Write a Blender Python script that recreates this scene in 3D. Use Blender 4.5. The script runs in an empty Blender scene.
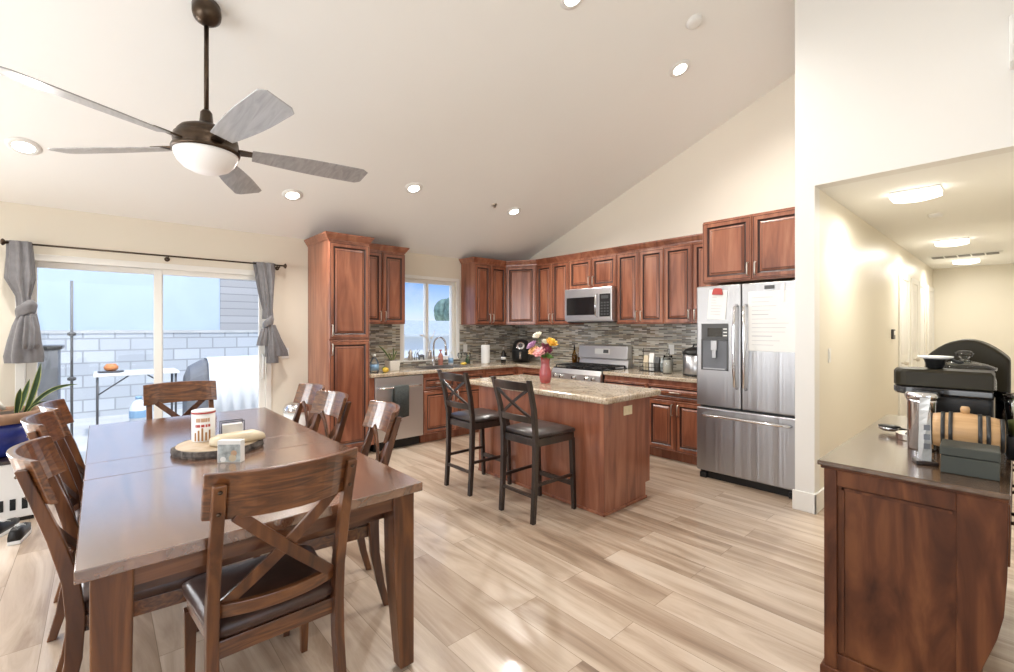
import bpy, bmesh, math, random
from mathutils import Vector, Matrix
R = math.radians
random.seed(7)
scene = bpy.context.scene
COL = scene.collection

# ------------------------------------------------------------------ camera, world, exposure
cam_d = bpy.data.cameras.new('camera')
cam = bpy.data.objects.new('camera', cam_d); COL.objects.link(cam)
cam_d.sensor_width = 36.0
cam_d.lens = 36.0 * 456.0 / 1014.0
cam_d.shift_y = -7.5 / 1014.0
cam_d.clip_start = 0.03
cam.location = (0, 0, 1.40)
cam.rotation_euler = (R(90), 0, R(48.2))
scene.camera = cam

scene.view_settings.view_transform = 'Standard'
scene.view_settings.look = 'None'
scene.view_settings.gamma = 1.0
scene.view_settings.use_curve_mapping = False
scene.view_settings.exposure = -0.22
try:
    scene.cycles.use_denoising = True
    scene.cycles.max_bounces = 10
    scene.cycles.diffuse_bounces = 5
    scene.cycles.transparent_max_bounces = 12
    scene.cycles.sample_clamp_indirect = 6.0
except Exception:
    pass

world = bpy.data.worlds.new('sky'); scene.world = world
world.use_nodes = True
wn, wl = world.node_tree.nodes, world.node_tree.links
wn.clear()
w_out = wn.new('ShaderNodeOutputWorld'); w_bg = wn.new('ShaderNodeBackground')
w_tc = wn.new('ShaderNodeTexCoord'); w_sep = wn.new('ShaderNodeSeparateXYZ')
w_rmp = wn.new('ShaderNodeValToRGB'); w_cl = wn.new('ShaderNodeTexNoise'); w_mix = wn.new('ShaderNodeMixRGB')
w_clr = wn.new('ShaderNodeValToRGB')
wl.new(w_tc.outputs['Generated'], w_sep.inputs[0]); wl.new(w_sep.outputs['Z'], w_rmp.inputs[0])
e = w_rmp.color_ramp.elements
e[0].position = 0.0; e[0].color = (0.86, 0.93, 1.0, 1)
e[1].position = 0.9; e[1].color = (0.22, 0.42, 0.85, 1)
x_ = e.new(0.035); x_.color = (0.66, 0.84, 1.0, 1)
x_ = e.new(0.11); x_.color = (0.20, 0.45, 0.95, 1)
wl.new(w_tc.outputs['Generated'], w_cl.inputs['Vector']); w_cl.inputs['Scale'].default_value = 9; w_cl.inputs['Detail'].default_value = 5
wl.new(w_cl.outputs['Fac'], w_clr.inputs[0])
w_clr.color_ramp.elements[0].position = 0.55; w_clr.color_ramp.elements[0].color = (0, 0, 0, 1)
w_clr.color_ramp.elements[1].position = 0.75; w_clr.color_ramp.elements[1].color = (0.5, 0.5, 0.5, 1)
wl.new(w_clr.outputs[0], w_mix.inputs[0]); wl.new(w_rmp.outputs[0], w_mix.inputs[1]); w_mix.inputs[2].default_value = (1, 1, 1, 1)
wl.new(w_mix.outputs[0], w_bg.inputs[0]); w_bg.inputs[1].default_value = 1.25
wl.new(w_bg.outputs[0], w_out.inputs[0])

def area(name, loc, rot, sx, sy, power, color=(1, 1, 1), shape='RECTANGLE'):
    l = bpy.data.lights.new(name, 'AREA'); l.shape = shape; l.size = sx
    if shape in ('RECTANGLE', 'ELLIPSE'): l.size_y = sy
    l.energy = power; l.color = color
    o = bpy.data.objects.new(name, l); COL.objects.link(o); o.location = loc; o.rotation_euler = rot
    return o
# fill lamps at added, unseen windows, then daylight at the patio door
area('rear_fill_light', (-1.8, -3.36, 1.45), (R(90), 0, 0), 3.4, 1.9, 160, (0.97, 0.985, 1.0))
area('side_fill_light', (2.56, -0.4, 1.5), (R(90), 0, R(90)), 3.0, 1.9, 40, (0.97, 0.985, 1.0))
area('left_fill_light', (-5.66, -2.0, 1.15), (R(90), 0, R(-90)), 1.5, 1.8, 215, (0.97, 0.985, 1.0))
area('patio_daylight', (-6.2, 0.48, 3.3), (R(25), 0, R(-90)), 3.6, 1.4, 160, (0.95, 0.975, 1.0))
sun_d = bpy.data.lights.new('sun', 'SUN'); sun_d.energy = 3.0; sun_d.angle = R(3); sun_d.color = (1.0, 0.97, 0.92)
sun = bpy.data.objects.new('sun', sun_d); COL.objects.link(sun); sun.rotation_euler = (0, R(38), R(8))
area('patio_fill_light', (-8.2, 0.6, 5.6), (0, 0, 0), 3.5, 7.0, 120, (0.98, 0.985, 1.0))  # extra area lamp added above the patio to brighten it

# ------------------------------------------------------------------ materials
def new_mat(name):
    m = bpy.data.materials.new(name); m.use_nodes = True
    nt = m.node_tree; b = nt.nodes.get('Principled BSDF')
    return m, nt, b
def setp(b, **k):
    for a, v in k.items():
        if a in b.inputs: b.inputs[a].default_value = v
def flat(name, col, rough=0.5, metal=0.0, noise=0.0, nscale=8.0, bump=0.0, coat=0.0, **kw):
    m, nt, b = new_mat(name)
    setp(b, **{'Base Color': (*col, 1), 'Roughness': rough, 'Metallic': metal, 'Coat Weight': coat, 'Coat Roughness': 0.1})
    for k, v in kw.items(): setp(b, **{k.replace('_', ' '): v})
    tc = nt.nodes.new('ShaderNodeTexCoord'); nz = nt.nodes.new('ShaderNodeTexNoise')
    nt.links.new(tc.outputs['Object'], nz.inputs['Vector']); nz.inputs['Scale'].default_value = nscale; nz.inputs['Detail'].default_value = 4
    if noise:
        r = nt.nodes.new('ShaderNodeValToRGB')
        r.color_ramp.elements[0].position = 0.3; r.color_ramp.elements[0].color = tuple(c * (1 - noise) for c in col) + (1,)
        r.color_ramp.elements[1].position = 0.7; r.color_ramp.elements[1].color = tuple(min(1, c * (1 + noise)) for c in col) + (1,)
        nt.links.new(nz.outputs['Fac'], r.inputs[0]); nt.links.new(r.outputs[0], b.inputs['Base Color'])
    if bump:
        bp = nt.nodes.new('ShaderNodeBump'); bp.inputs['Strength'].default_value = bump; bp.inputs['Distance'].default_value = 0.004
        nt.links.new(nz.outputs['Fac'], bp.inputs['Height']); nt.links.new(bp.outputs[0], b.inputs['Normal'])
    return m
def wood(name, cols, scale=(14, 14, 1.3), rough=0.35, coat=0.2, detail=6, dist=1.2, bump=0.05, pos=(0.28, 0.5, 0.72)):
    m, nt, b = new_mat(name)
    tc = nt.nodes.new('ShaderNodeTexCoord'); mp = nt.nodes.new('ShaderNodeMapping'); nz = nt.nodes.new('ShaderNodeTexNoise')
    oi = nt.nodes.new('ShaderNodeObjectInfo'); ad = nt.nodes.new('ShaderNodeVectorMath'); ad.operation = 'ADD'
    mp.inputs['Scale'].default_value = scale
    nt.links.new(tc.outputs['Object'], ad.inputs[0]); nt.links.new(oi.outputs['Random'], ad.inputs[1])
    nt.links.new(ad.outputs[0], mp.inputs[0]); nt.links.new(mp.outputs[0], nz.inputs['Vector'])
    nz.inputs['Scale'].default_value = 1.0; nz.inputs['Detail'].default_value = detail; nz.inputs['Distortion'].default_value = dist
    r = nt.nodes.new('ShaderNodeValToRGB'); el = r.color_ramp.elements
    el[0].position = pos[0]; el[0].color = (*cols[0], 1); el[1].position = pos[2]; el[1].color = (*cols[2], 1)
    q = el.new(pos[1]); q.color = (*cols[1], 1)
    nt.links.new(nz.outputs['Fac'], r.inputs[0]); nt.links.new(r.outputs[0], b.inputs['Base Color'])
    bp = nt.nodes.new('ShaderNodeBump'); bp.inputs['Strength'].default_value = bump; bp.inputs['Distance'].default_value = 0.003
    nt.links.new(nz.outputs['Fac'], bp.inputs['Height']); nt.links.new(bp.outputs[0], b.inputs['Normal'])
    setp(b, **{'Roughness': rough, 'Coat Weight': coat, 'Coat Roughness': 0.15})
    return m
def emit(name, col, strength):
    m, nt, b = new_mat(name)
    setp(b, **{'Base Color': (0.9, 0.9, 0.9, 1), 'Emission Color': (*col, 1), 'Emission Strength': strength, 'Roughness': 0.4})
    return m
def pane_glass(name, tint=(1, 1, 1), refl=0.4):
    m = bpy.data.materials.new(name); m.use_nodes = True; nt = m.node_tree; nt.nodes.clear()
    o = nt.nodes.new('ShaderNodeOutputMaterial'); mx = nt.nodes.new('ShaderNodeMixShader'); t = nt.nodes.new('ShaderNodeBsdfTransparent')
    g = nt.nodes.new('ShaderNodeBsdfGlossy'); f = nt.nodes.new('ShaderNodeFresnel'); f.inputs['IOR'].default_value = 1.45
    mu = nt.nodes.new('ShaderNodeMath'); mu.operation = 'MULTIPLY'; mu.inputs[1].default_value = refl
    t.inputs[0].default_value = (*tint, 1); g.inputs['Roughness'].default_value = 0.0
    nt.links.new(f.outputs[0], mu.inputs[0]); nt.links.new(mu.outputs[0], mx.inputs[0])
    nt.links.new(t.outputs[0], mx.inputs[1]); nt.links.new(g.outputs[0], mx.inputs[2]); nt.links.new(mx.outputs[0], o.inputs[0])
    return m
def brick_mat(name, cols, bw, rh, mortar, mcol, rough, axes, offset=0.5, msmooth=0.1, bump=0.0, grain=None, coat=0.0, rvar=None, scale_noise=0):
    """axes: which object coordinates feed the brick texture's u and v ('x','y','z','xy' = x+y)"""
    m, nt, b = new_mat(name); N = nt.nodes.new; L = nt.links.new
    tc = N('ShaderNodeTexCoord'); sp = N('ShaderNodeSeparateXYZ'); cb = N('ShaderNodeCombineXYZ'); L(tc.outputs['Object'], sp.inputs[0])
    def ax(a):
        if a == 'xy':
            q = N('ShaderNodeMath'); q.operation = 'ADD'; L(sp.outputs[0], q.inputs[0]); L(sp.outputs[1], q.inputs[1]); return q.outputs[0]
        return sp.outputs['xyz'.index(a)]
    L(ax(axes[0]), cb.inputs[0]); L(ax(axes[1]), cb.inputs[1])
    br = N('ShaderNodeTexBrick'); L(cb.outputs[0], br.inputs['Vector'])
    br.inputs['Color1'].default_value = (0, 0, 0, 1); br.inputs['Color2'].default_value = (1, 1, 1, 1); br.inputs['Mortar'].default_value = (0.5, 0.5, 0.5, 1)
    br.inputs['Scale'].default_value = 1; br.inputs['Mortar Size'].default_value = mortar; br.inputs['Mortar Smooth'].default_value = msmooth
    br.inputs['Brick Width'].default_value = bw; br.inputs['Row Height'].default_value = rh; br.offset = offset
    rp = N('ShaderNodeValToRGB'); el = rp.color_ramp.elements; rp.color_ramp.interpolation = 'LINEAR' if grain else 'CONSTANT'
    n = len(cols)
    el[0].position = 0; el[0].color = (*cols[0], 1); el[1].position = (n - 1) / n if not grain else 1.0; el[1].color = (*cols[-1], 1)
    for i in range(1, n - 1):
        q = el.new(i / n if not grain else i / (n - 1)); q.color = (*cols[i], 1)
    src = br.outputs['Color']
    if grain:
        sv, amt, dist = grain
        mp = N('ShaderNodeMapping'); mp.inputs['Scale'].default_value = sv; nz = N('ShaderNodeTexNoise')
        ad = N('ShaderNodeVectorMath'); ad.operation = 'ADD'; ml = N('ShaderNodeVectorMath'); ml.operation = 'SCALE'; ml.inputs['Scale'].default_value = 3.7
        L(br.outputs['Color'], ml.inputs[0]); L(cb.outputs[0], ad.inputs[0]); L(ml.outputs[0], ad.inputs[1]); L(ad.outputs[0], mp.inputs[0]); L(mp.outputs[0], nz.inputs['Vector'])
        nz.inputs['Scale'].default_value = 1; nz.inputs['Detail'].default_value = 7; nz.inputs['Distortion'].default_value = dist; nz.inputs['Roughness'].default_value = 0.6
        mr = N('ShaderNodeMapRange'); mr.inputs[1].default_value = 0.3; mr.inputs[2].default_value = 0.7
        L(nz.outputs['Fac'], mr.inputs[0])
        mx = N('ShaderNodeMixRGB'); mx.inputs[0].default_value = amt; L(br.outputs['Color'], mx.inputs[1]); L(mr.outputs[0], mx.inputs[2]); src = mx.outputs[0]
    L(src, rp.inputs[0])
    mm = N('ShaderNodeMixRGB'); L(br.outputs['Fac'], mm.inputs[0]); L(rp.outputs[0], mm.inputs[1]); mm.inputs[2].default_value = (*mcol, 1)
    L(mm.outputs[0], b.inputs['Base Color'])
    if bump:
        bp = N('ShaderNodeBump'); bp.inputs['Strength'].default_value = bump; bp.inputs['Distance'].default_value = 0.004; bp.invert = True
        L(br.outputs['Fac'], bp.inputs['Height']); L(bp.outputs[0], b.inputs['Normal'])
    setp(b, **{'Roughness': rough, 'Coat Weight': coat, 'Coat Roughness': 0.12})
    return m
def steel_mat(name, col=(0.60, 0.60, 0.61), rough=0.27, wave=0.25, axis='v'):
    m, nt, b = new_mat(name); N = nt.nodes.new; L = nt.links.new
    setp(b, **{'Base Color': (*col, 1), 'Metallic': 1.0, 'Roughness': rough})
    tc = N('ShaderNodeTexCoord'); mp = N('ShaderNodeMapping'); nz = N('ShaderNodeTexNoise'); L(tc.outputs['Object'], mp.inputs[0])
    mp.inputs['Scale'].default_value = (9, 9, 0.25) if axis == 'v' else (0.25, 0.25, 9)
    L(mp.outputs[0], nz.inputs['Vector']); nz.inputs['Scale'].default_value = 1; nz.inputs['Detail'].default_value = 3
    bp = N('ShaderNodeBump'); bp.inputs['Strength'].default_value = wave; bp.inputs['Distance'].default_value = 0.01
    L(nz.outputs['Fac'], bp.inputs['Height']); L(bp.outputs[0], b.inputs['Normal'])
    return m
def granite_mat(name):
    m, nt, b = new_mat(name); N = nt.nodes.new; L = nt.links.new
    tc = N('ShaderNodeTexCoord'); n1 = N('ShaderNodeTexNoise'); n2 = N('ShaderNodeTexNoise')
    L(tc.outputs['Object'], n1.inputs['Vector']); L(tc.outputs['Object'], n2.inputs['Vector'])
    n1.inputs['Scale'].default_value = 60; n1.inputs['Detail'].default_value = 6; n1.inputs['Roughness'].default_value = 0.7
    n2.inputs['Scale'].default_value = 6; n2.inputs['Detail'].default_value = 4
    r1 = N('ShaderNodeValToRGB'); el = r1.color_ramp.elements
    el[0].position = 0.33; el[0].color = (0.24, 0.17, 0.11, 1); el[1].position = 0.66; el[1].color = (0.74, 0.67, 0.57, 1)
    q = el.new(0.44); q.color = (0.50, 0.41, 0.31, 1); q = el.new(0.53); q.color = (0.64, 0.56, 0.46, 1)
    r2 = N('ShaderNodeValToRGB'); r2.color_ramp.elements[0].color = (0.75, 0.68, 0.58, 1); r2.color_ramp.elements[1].color = (1, 1, 1, 1)
    r2.color_ramp.elements[0].position = 0.35; r2.color_ramp.elements[1].position = 0.65
    mx = N('ShaderNodeMixRGB'); mx.blend_type = 'MULTIPLY'; mx.inputs[0].default_value = 1
    L(n1.outputs['Fac'], r1.inputs[0]); L(n2.outputs['Fac'], r2.inputs[0]); L(r1.outputs[0], mx.inputs[1]); L(r2.outputs[0], mx.inputs[2])
    L(mx.outputs[0], b.inputs['Base Color']); setp(b, **{'Roughness': 0.16, 'Coat Weight': 0.3, 'Coat Roughness': 0.05})
    return m

M = {}
M['wall'] = flat('cream_wall_paint', (0.76, 0.705, 0.60), 0.6, noise=0.015, nscale=1.2)
M['wall_white'] = flat('white_wall_paint', (0.81, 0.80, 0.77), 0.55, noise=0.012, nscale=1.2)
M['wall_back'] = flat('light_cream_paint', (0.86, 0.81, 0.71), 0.6, noise=0.012, nscale=1.2)
M['hallpaint'] = flat('hall_cream_paint', (0.78, 0.735, 0.63), 0.38, noise=0.015, nscale=1.0)
M['ceiling'] = flat('ceiling_paint', (0.90, 0.905, 0.885), 0.7, noise=0.01, nscale=1.0)
M['trim'] = flat('white_trim_paint', (0.84, 0.83, 0.79), 0.35)
M['floor'] = brick_mat('oak_laminate', [(0.16, 0.10, 0.065), (0.36, 0.265, 0.19), (0.53, 0.425, 0.33), (0.63, 0.54, 0.45)], 1.22, 0.19, 0.0012, (0.20, 0.14, 0.09), 0.30, 'xy',
                       offset=0.37, grain=((0.8, 7, 1), 0.68, 1.1), coat=0.3)
M['mosaic'] = brick_mat('mosaic_tile', [(0.14, 0.12, 0.10), (0.38, 0.37, 0.31), (0.26, 0.215, 0.16), (0.58, 0.55, 0.47), (0.22, 0.215, 0.195), (0.45, 0.39, 0.29), (0.64, 0.62, 0.56)],
                        0.115, 0.0175, 0.0014, (0.42, 0.40, 0.36), 0.14, ('xy', 'z'), offset=0.43, bump=0.3, coat=0.4)
CH = [(0.165, 0.050, 0.026), (0.29, 0.102, 0.054), (0.40, 0.168, 0.095)]
M['cherry'] = wood('cherry_cabinet_wood', CH, (9, 9, 1.1), 0.30, 0.35, bump=0.02)
M['glaze'] = flat('dark_cherry_glaze', (0.035, 0.010, 0.007), 0.4)
M['walnut'] = wood('walnut_furniture_wood', [(0.036, 0.011, 0.005), (0.105, 0.035, 0.011), (0.20, 0.077, 0.024)], (16, 16, 1.6), 0.32, 0.35, bump=0.0)
M['walnut_x'] = wood('walnut_tabletop_wood', [(0.085, 0.035, 0.018), (0.16, 0.072, 0.038), (0.24, 0.115, 0.062)], (1.3, 12, 12), 0.24, 1.0, bump=0.0)
M['walnut_x'].node_tree.nodes['Principled BSDF'].inputs['Specular IOR Level'].default_value = 0.9
M['walnut_x'].node_tree.nodes['Principled BSDF'].inputs['Coat IOR'].default_value = 2.2
M['walnut_y'] = wood('walnut_rail_wood', [(0.045, 0.016, 0.008), (0.115, 0.043, 0.019), (0.21, 0.088, 0.036)], (16, 1.6, 16), 0.30, 0.4, bump=0.04)
M['walnut_rail'] = wood('walnut_chair_rail_wood', [(0.042, 0.013, 0.005), (0.118, 0.040, 0.013), (0.225, 0.088, 0.027)], (2.2, 16, 30), 0.28, 0.7, bump=0.0, dist=2.5)
M['sideboard'] = wood('sideboard_wood', [(0.035, 0.010, 0.004), (0.090, 0.029, 0.011), (0.165, 0.060, 0.022)], (7, 7, 1.8), 0.5, 0.0, bump=0.0, dist=2.0)
M['sideboard'].node_tree.nodes['Principled BSDF'].inputs['Specular IOR Level'].default_value = 0.22
M['sideboard_top'] = wood('sideboard_top_wood', [(0.05, 0.028, 0.016), (0.085, 0.05, 0.03), (0.12, 0.075, 0.048)], (9, 1.2, 9), 0.2, 0.6, bump=0.02)
M['espresso'] = wood('espresso_wood', [(0.012, 0.008, 0.007), (0.026, 0.016, 0.013), (0.045, 0.028, 0.022)], (12, 12, 1.5), 0.32, 0.3, bump=0.02)
M['leather_brown'] = flat('brown_leather', (0.060, 0.030, 0.022), 0.33, noise=0.3, nscale=14, bump=0.12)
M['leather_black'] = flat('black_leather', (0.035, 0.025, 0.022), 0.3, noise=0.2, nscale=14, bump=0.12)
M['granite'] = granite_mat('beige_granite')
M['steel'] = steel_mat('brushed_steel', (0.43, 0.43, 0.44), 0.36, 0.6)
M['steel'].node_tree.nodes['Mapping'].inputs['Scale'].default_value = (16, 16, 0.2)
M['steel_h'] = steel_mat('brushed_steel_horizontal', (0.66, 0.66, 0.665), 0.38, axis='h', wave=0.1)
M['steel_soft'] = steel_mat('satin_steel', (0.68, 0.68, 0.685), 0.42, wave=0.15)
M['chrome'] = flat('chrome', (0.75, 0.75, 0.76), 0.12, 1.0)
M['nickel'] = flat('brushed_nickel', (0.68, 0.64, 0.58), 0.28, 1.0)
M['bronze'] = flat('oil_rubbed_bronze', (0.075, 0.052, 0.036), 0.32, 0.85, noise=0.3, nscale=20)
M['black'] = flat('black_plastic', (0.016, 0.016, 0.016), 0.35, Specular_IOR_Level=0.3)
M['black_gloss'] = flat('black_glass', (0.012, 0.012, 0.013), 0.08, coat=0.2)
M['grate'] = flat('cast_iron', (0.02, 0.02, 0.021), 0.5)
M['darkgrey'] = flat('dark_grey_plastic', (0.07, 0.07, 0.072), 0.4)
M['white'] = flat('white_plastic', (0.80, 0.80, 0.78), 0.35)
M['paper'] = flat('white_paper', (0.82, 0.82, 0.80), 0.6)
M['ink'] = flat('grey_ink', (0.50, 0.50, 0.53), 0.7)
M['red'] = flat('red_plastic', (0.45, 0.05, 0.04), 0.4)
M['almond'] = flat('almond_plastic', (0.72, 0.62, 0.42), 0.4)
M['fanblade'] = wood('silver_fan_blade', [(0.27, 0.27, 0.275), (0.34, 0.34, 0.345), (0.42, 0.42, 0.425)], (3, 30, 30), 0.35, 0.2, bump=0.02)
M['frost'] = emit('frosted_fan_bowl', (1.0, 0.93, 0.82), 0.08)
M['canlens'] = emit('downlight_lens', (1.0, 0.95, 0.86), 9.0)
M['halllens'] = emit('hall_light_lens', (1.0, 0.94, 0.82), 6.0)
M['curtain'] = flat('grey_curtain_fabric', (0.165, 0.16, 0.168), 0.75, noise=0.12, nscale=25, bump=0.2, Sheen_Weight=0.3)
M['towel'] = flat('charcoal_towel', (0.055, 0.062, 0.06), 0.95, noise=0.3, nscale=60, bump=0.6)
M['pane'] = pane_glass('window_glass')
M['glass'] = pane_glass('clear_jar_glass', (0.93, 0.95, 0.95), 1.6)
M['greenglass'] = pane_glass('green_bottle_glass', (0.25, 0.32, 0.12), 1.6)
M['oilglass'] = pane_glass('amber_oil_glass', (0.62, 0.42, 0.10), 1.6)
M['pinkglass'] = flat('cranberry_glass', (0.52, 0.10, 0.10), 0.12, coat=0.5, Transmission_Weight=0.35)
M['leaf'] = flat('leaf_green', (0.09, 0.20, 0.035), 0.45, noise=0.3, nscale=15)
M['leaf_dark'] = flat('dark_leaf_green', (0.035, 0.075, 0.03), 0.4, noise=0.3, nscale=15)
M['leaf_yellow'] = flat('yellow_leaf_edge', (0.42, 0.46, 0.14), 0.45)
M['ceramic'] = flat('white_ceramic', (0.78, 0.75, 0.68), 0.3)
M['terracotta'] = flat('terracotta_clay', (0.24, 0.14, 0.085), 0.7, noise=0.15, nscale=12)
M['blueglaze'] = flat('blue_glaze', (0.03, 0.05, 0.28), 0.2, noise=0.4, nscale=6)
M['soil'] = flat('potting_soil', (0.06, 0.04, 0.025), 0.95, noise=0.4, nscale=60, bump=0.6)
M['bark'] = flat('rough_bark', (0.10, 0.085, 0.075), 0.9, noise=0.6, nscale=45, bump=1.0)
M['slice'] = wood('wood_slice_face', [(0.42, 0.30, 0.18), (0.52, 0.40, 0.27), (0.60, 0.48, 0.34)], (6, 6, 6), 0.55, 0.0)
M['oakbarrel'] = wood('oak_barrel_wood', [(0.45, 0.26, 0.11), (0.56, 0.34, 0.16), (0.66, 0.43, 0.23)], (1.5, 25, 25), 0.5, 0.1)
M['hoop'] = flat('dark_steel_hoop', (0.05, 0.05, 0.05), 0.4, 0.6)
M['greybox'] = flat('dark_green_grey_card', (0.036, 0.040, 0.031), 0.6, noise=0.1)
M['olive'] = flat('dark_olive_plastic', (0.022, 0.018, 0.009), 0.42, Specular_IOR_Level=0.2)
M['stucco'] = flat('pale_blue_stucco', (0.64, 0.745, 0.87), 0.9, noise=0.04, nscale=2, bump=0.1)
M['siding'] = brick_mat('lap_siding', [(0.52, 0.50, 0.48), (0.56, 0.54, 0.52)], 30, 0.17, 0.010, (0.33, 0.32, 0.31), 0.8, 'yz')
M['block'] = brick_mat('concrete_block', [(0.50, 0.53, 0.56), (0.56, 0.59, 0.62), (0.53, 0.56, 0.585), (0.60, 0.63, 0.66)], 0.41, 0.205, 0.012, (0.36, 0.38, 0.40), 0.95, 'yz', offset=0.5)
M['concrete'] = flat('patio_concrete', (0.60, 0.60, 0.58), 0.9, noise=0.08, nscale=3)
M['cover'] = flat('grey_grill_cover', (0.16, 0.17, 0.19), 0.7, noise=0.15, nscale=4)
M['sheet'] = flat('white_cloth', (0.75, 0.77, 0.79), 0.85, noise=0.05, nscale=5, bump=0.1)
M['roof'] = flat('grey_roof', (0.66, 0.70, 0.72), 0.9, noise=0.1)
M['housewhite'] = flat('white_house_wall', (0.80, 0.84, 0.88), 0.9)
M['tree'] = flat('tree_foliage', (0.24, 0.34, 0.27), 0.9, noise=0.4, nscale=3, bump=0.8)  # paler than foliage: distance haze is mixed into the colour
M['printblue'] = flat('printed_card', (0.42, 0.46, 0.46), 0.5, noise=0.45, nscale=30)
M['skin'] = flat('tan_print', (0.55, 0.35, 0.22), 0.5)
M['pretzel'] = flat('pretzel_brown', (0.36, 0.17, 0.05), 0.5)
M['kraft'] = flat('cream_wrapper', (0.62, 0.52, 0.36), 0.4, noise=0.1, nscale=20)
M['acrylic'] = flat('frosted_crystal', (0.72, 0.74, 0.74), 0.12, coat=0.6, Transmission_Weight=0.4)
M['blue'] = flat('blue_plastic', (0.25, 0.42, 0.62), 0.3)
M['jug'] = flat('white_jug_plastic', (0.70, 0.76, 0.82), 0.4)
M['orange'] = flat('orange_clay', (0.62, 0.22, 0.07), 0.6)
M['lemon'] = flat('lemon_skin', (0.72, 0.50, 0.06), 0.45)

# ------------------------------------------------------------------ mesh helpers
class MB:
    def __init__(s): s.bm = bmesh.new()
    def box(s, x0, y0, z0, x1, y1, z1, mi=0):
        v = [s.bm.verts.new(p) for p in ((x0, y0, z0), (x1, y0, z0), (x1, y1, z0), (x0, y1, z0), (x0, y0, z1), (x1, y0, z1), (x1, y1, z1), (x0, y1, z1))]
        for q in ((3, 2, 1, 0), (4, 5, 6, 7), (0, 1, 5, 4), (1, 2, 6, 5), (2, 3, 7, 6), (3, 0, 4, 7)):
            f = s.bm.faces.new([v[i] for i in q]); f.material_index = mi
        return s
    def loft(s, rings, caps=True, mi=0, closed=True, smooth=False, loop=False):
        vs = [[s.bm.verts.new(p) for p in r] for r in rings]
        n = len(vs[0])
        prs = list(zip(vs, vs[1:])) + ([(vs[-1], vs[0])] if loop else [])
        for a, b in prs:
            for i in range(n if closed else n - 1):
                j = (i + 1) % n
                f = s.bm.faces.new((a[i], a[j], b[j], b[i])); f.material_index = mi; f.smooth = smooth
        if caps and closed and not loop:
            f = s.bm.faces.new(list(reversed(vs[0]))); f.material_index = mi
            f = s.bm.faces.new(vs[-1]); f.material_index = mi
        return s
    def lathe(s, prof, c=(0, 0, 0), n=28, axis='z', mi=0, smooth=True, caps=True):
        rings = []
        for r, h in prof:
            ring = []
            for i in range(n):
                a = 2 * math.pi * i / n
                u, w = r * math.cos(a), r * math.sin(a)
                p = {'z': (u, w, h), 'x': (h, u, w), 'y': (w, h, u)}[axis]
                ring.append((c[0] + p[0], c[1] + p[1], c[2] + p[2]))
            rings.append(ring)
        return s.loft(rings, caps, mi, True, smooth)
    def tube(s, pts, r, n=10, mi=0, smooth=True, loop=False):
        pts = [Vector(p) for p in pts]; rings = []; up = None
        N = len(pts)
        for i, p in enumerate(pts):
            if loop: d = pts[(i + 1) % N] - pts[i - 1]
            else: d = pts[min(i + 1, N - 1)] - pts[max(i - 1, 0)]
            d.normalize()
            if up is None: up = d.orthogonal().normalized()
            else:
                up = (up - d * up.dot(d)); up = up.normalized() if up.length > 1e-6 else d.orthogonal().normalized()
            w = d.cross(up); rr = r[i] if isinstance(r, (list, tuple)) else r
            rings.append([p + (up * math.cos(2 * math.pi * k / n) + w * math.sin(2 * math.pi * k / n)) * rr for k in range(n)])
        return s.loft(rings, True, mi, True, smooth, loop)
    def bar(s, p0, p1, w, t, side=(1, 0, 0), mi=0):
        """rectangular bar from p0 to p1; w across SIDE, t across the other"""
        p0, p1 = Vector(p0), Vector(p1); d = (p1 - p0).normalized(); a = Vector(side); a = (a - d * a.dot(d)).normalized(); b = d.cross(a)
        r = lambda p: [p + a * (i * w / 2) + b * (j * t / 2) for i, j in ((-1, -1), (1, -1), (1, 1), (-1, 1))]
        return s.loft([r(p0), r(p1)], True, mi)
    def prism(s, poly, lo, hi, axis='y', mi=0):
        """polygon of (a,b) pushed along AXIS: y -> (a,lo..hi,b); x -> (lo..hi,a,b); z -> (a,b,lo..hi)"""
        f = {'y': lambda a, b, c: (a, c, b), 'x': lambda a, b, c: (c, a, b), 'z': lambda a, b, c: (a, b, c)}[axis]
        return s.loft([[f(a, b, lo) for a, b in poly], [f(a, b, hi) for a, b in poly]], True, mi)
    def sphere(s, c, r, mi=0, u=16, v=10, sc=(1, 1, 1)):
        prof = [(max(1e-4, r * math.sin(math.pi * i / v)), -r * math.cos(math.pi * i / v)) for i in range(v + 1)]
        rings = [[(c[0] + sc[0] * q * math.cos(2 * math.pi * k / u), c[1] + sc[1] * q * math.sin(2 * math.pi * k / u), c[2] + sc[2] * h) for k in range(u)] for q, h in prof]
        return s.loft(rings, True, mi, True, True)
    def xform(s, m):
        bmesh.ops.transform(s.bm, matrix=m, verts=s.bm.verts); return s
    def build(s, name, mats, parent=None, bevel=0.0, seg=2, loc=None, rot=None, merge=0.0, subsurf=0, smooth=False):
        if merge: bmesh.ops.remove_doubles(s.bm, verts=s.bm.verts, dist=merge)
        bmesh.ops.recalc_face_normals(s.bm, faces=s.bm.faces)
        if smooth:
            for f in s.bm.faces: f.smooth = True
        me = bpy.data.meshes.new(name); s.bm.to_mesh(me); s.bm.free()
        for m in (mats if isinstance(mats, (list, tuple)) else [mats]): me.materials.append(M[m] if isinstance(m, str) else m)
        o = bpy.data.objects.new(name, me); COL.objects.link(o)
        if parent is not None: o.parent = parent
        if loc: o.location = loc
        if rot: o.rotation_euler = rot
        if bevel:
            b = o.modifiers.new('bevel', 'BEVEL'); b.width = bevel; b.segments = seg; b.limit_method = 'ANGLE'; b.angle_limit = R(40); b.harden_normals = False
        if subsurf:
            b = o.modifiers.new('sub', 'SUBSURF'); b.levels = subsurf; b.render_levels = subsurf
        return o
def tag(o, label, cat, group=None):
    o['label'] = label; o['category'] = cat
    if group: o['group'] = group
    return o
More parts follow.
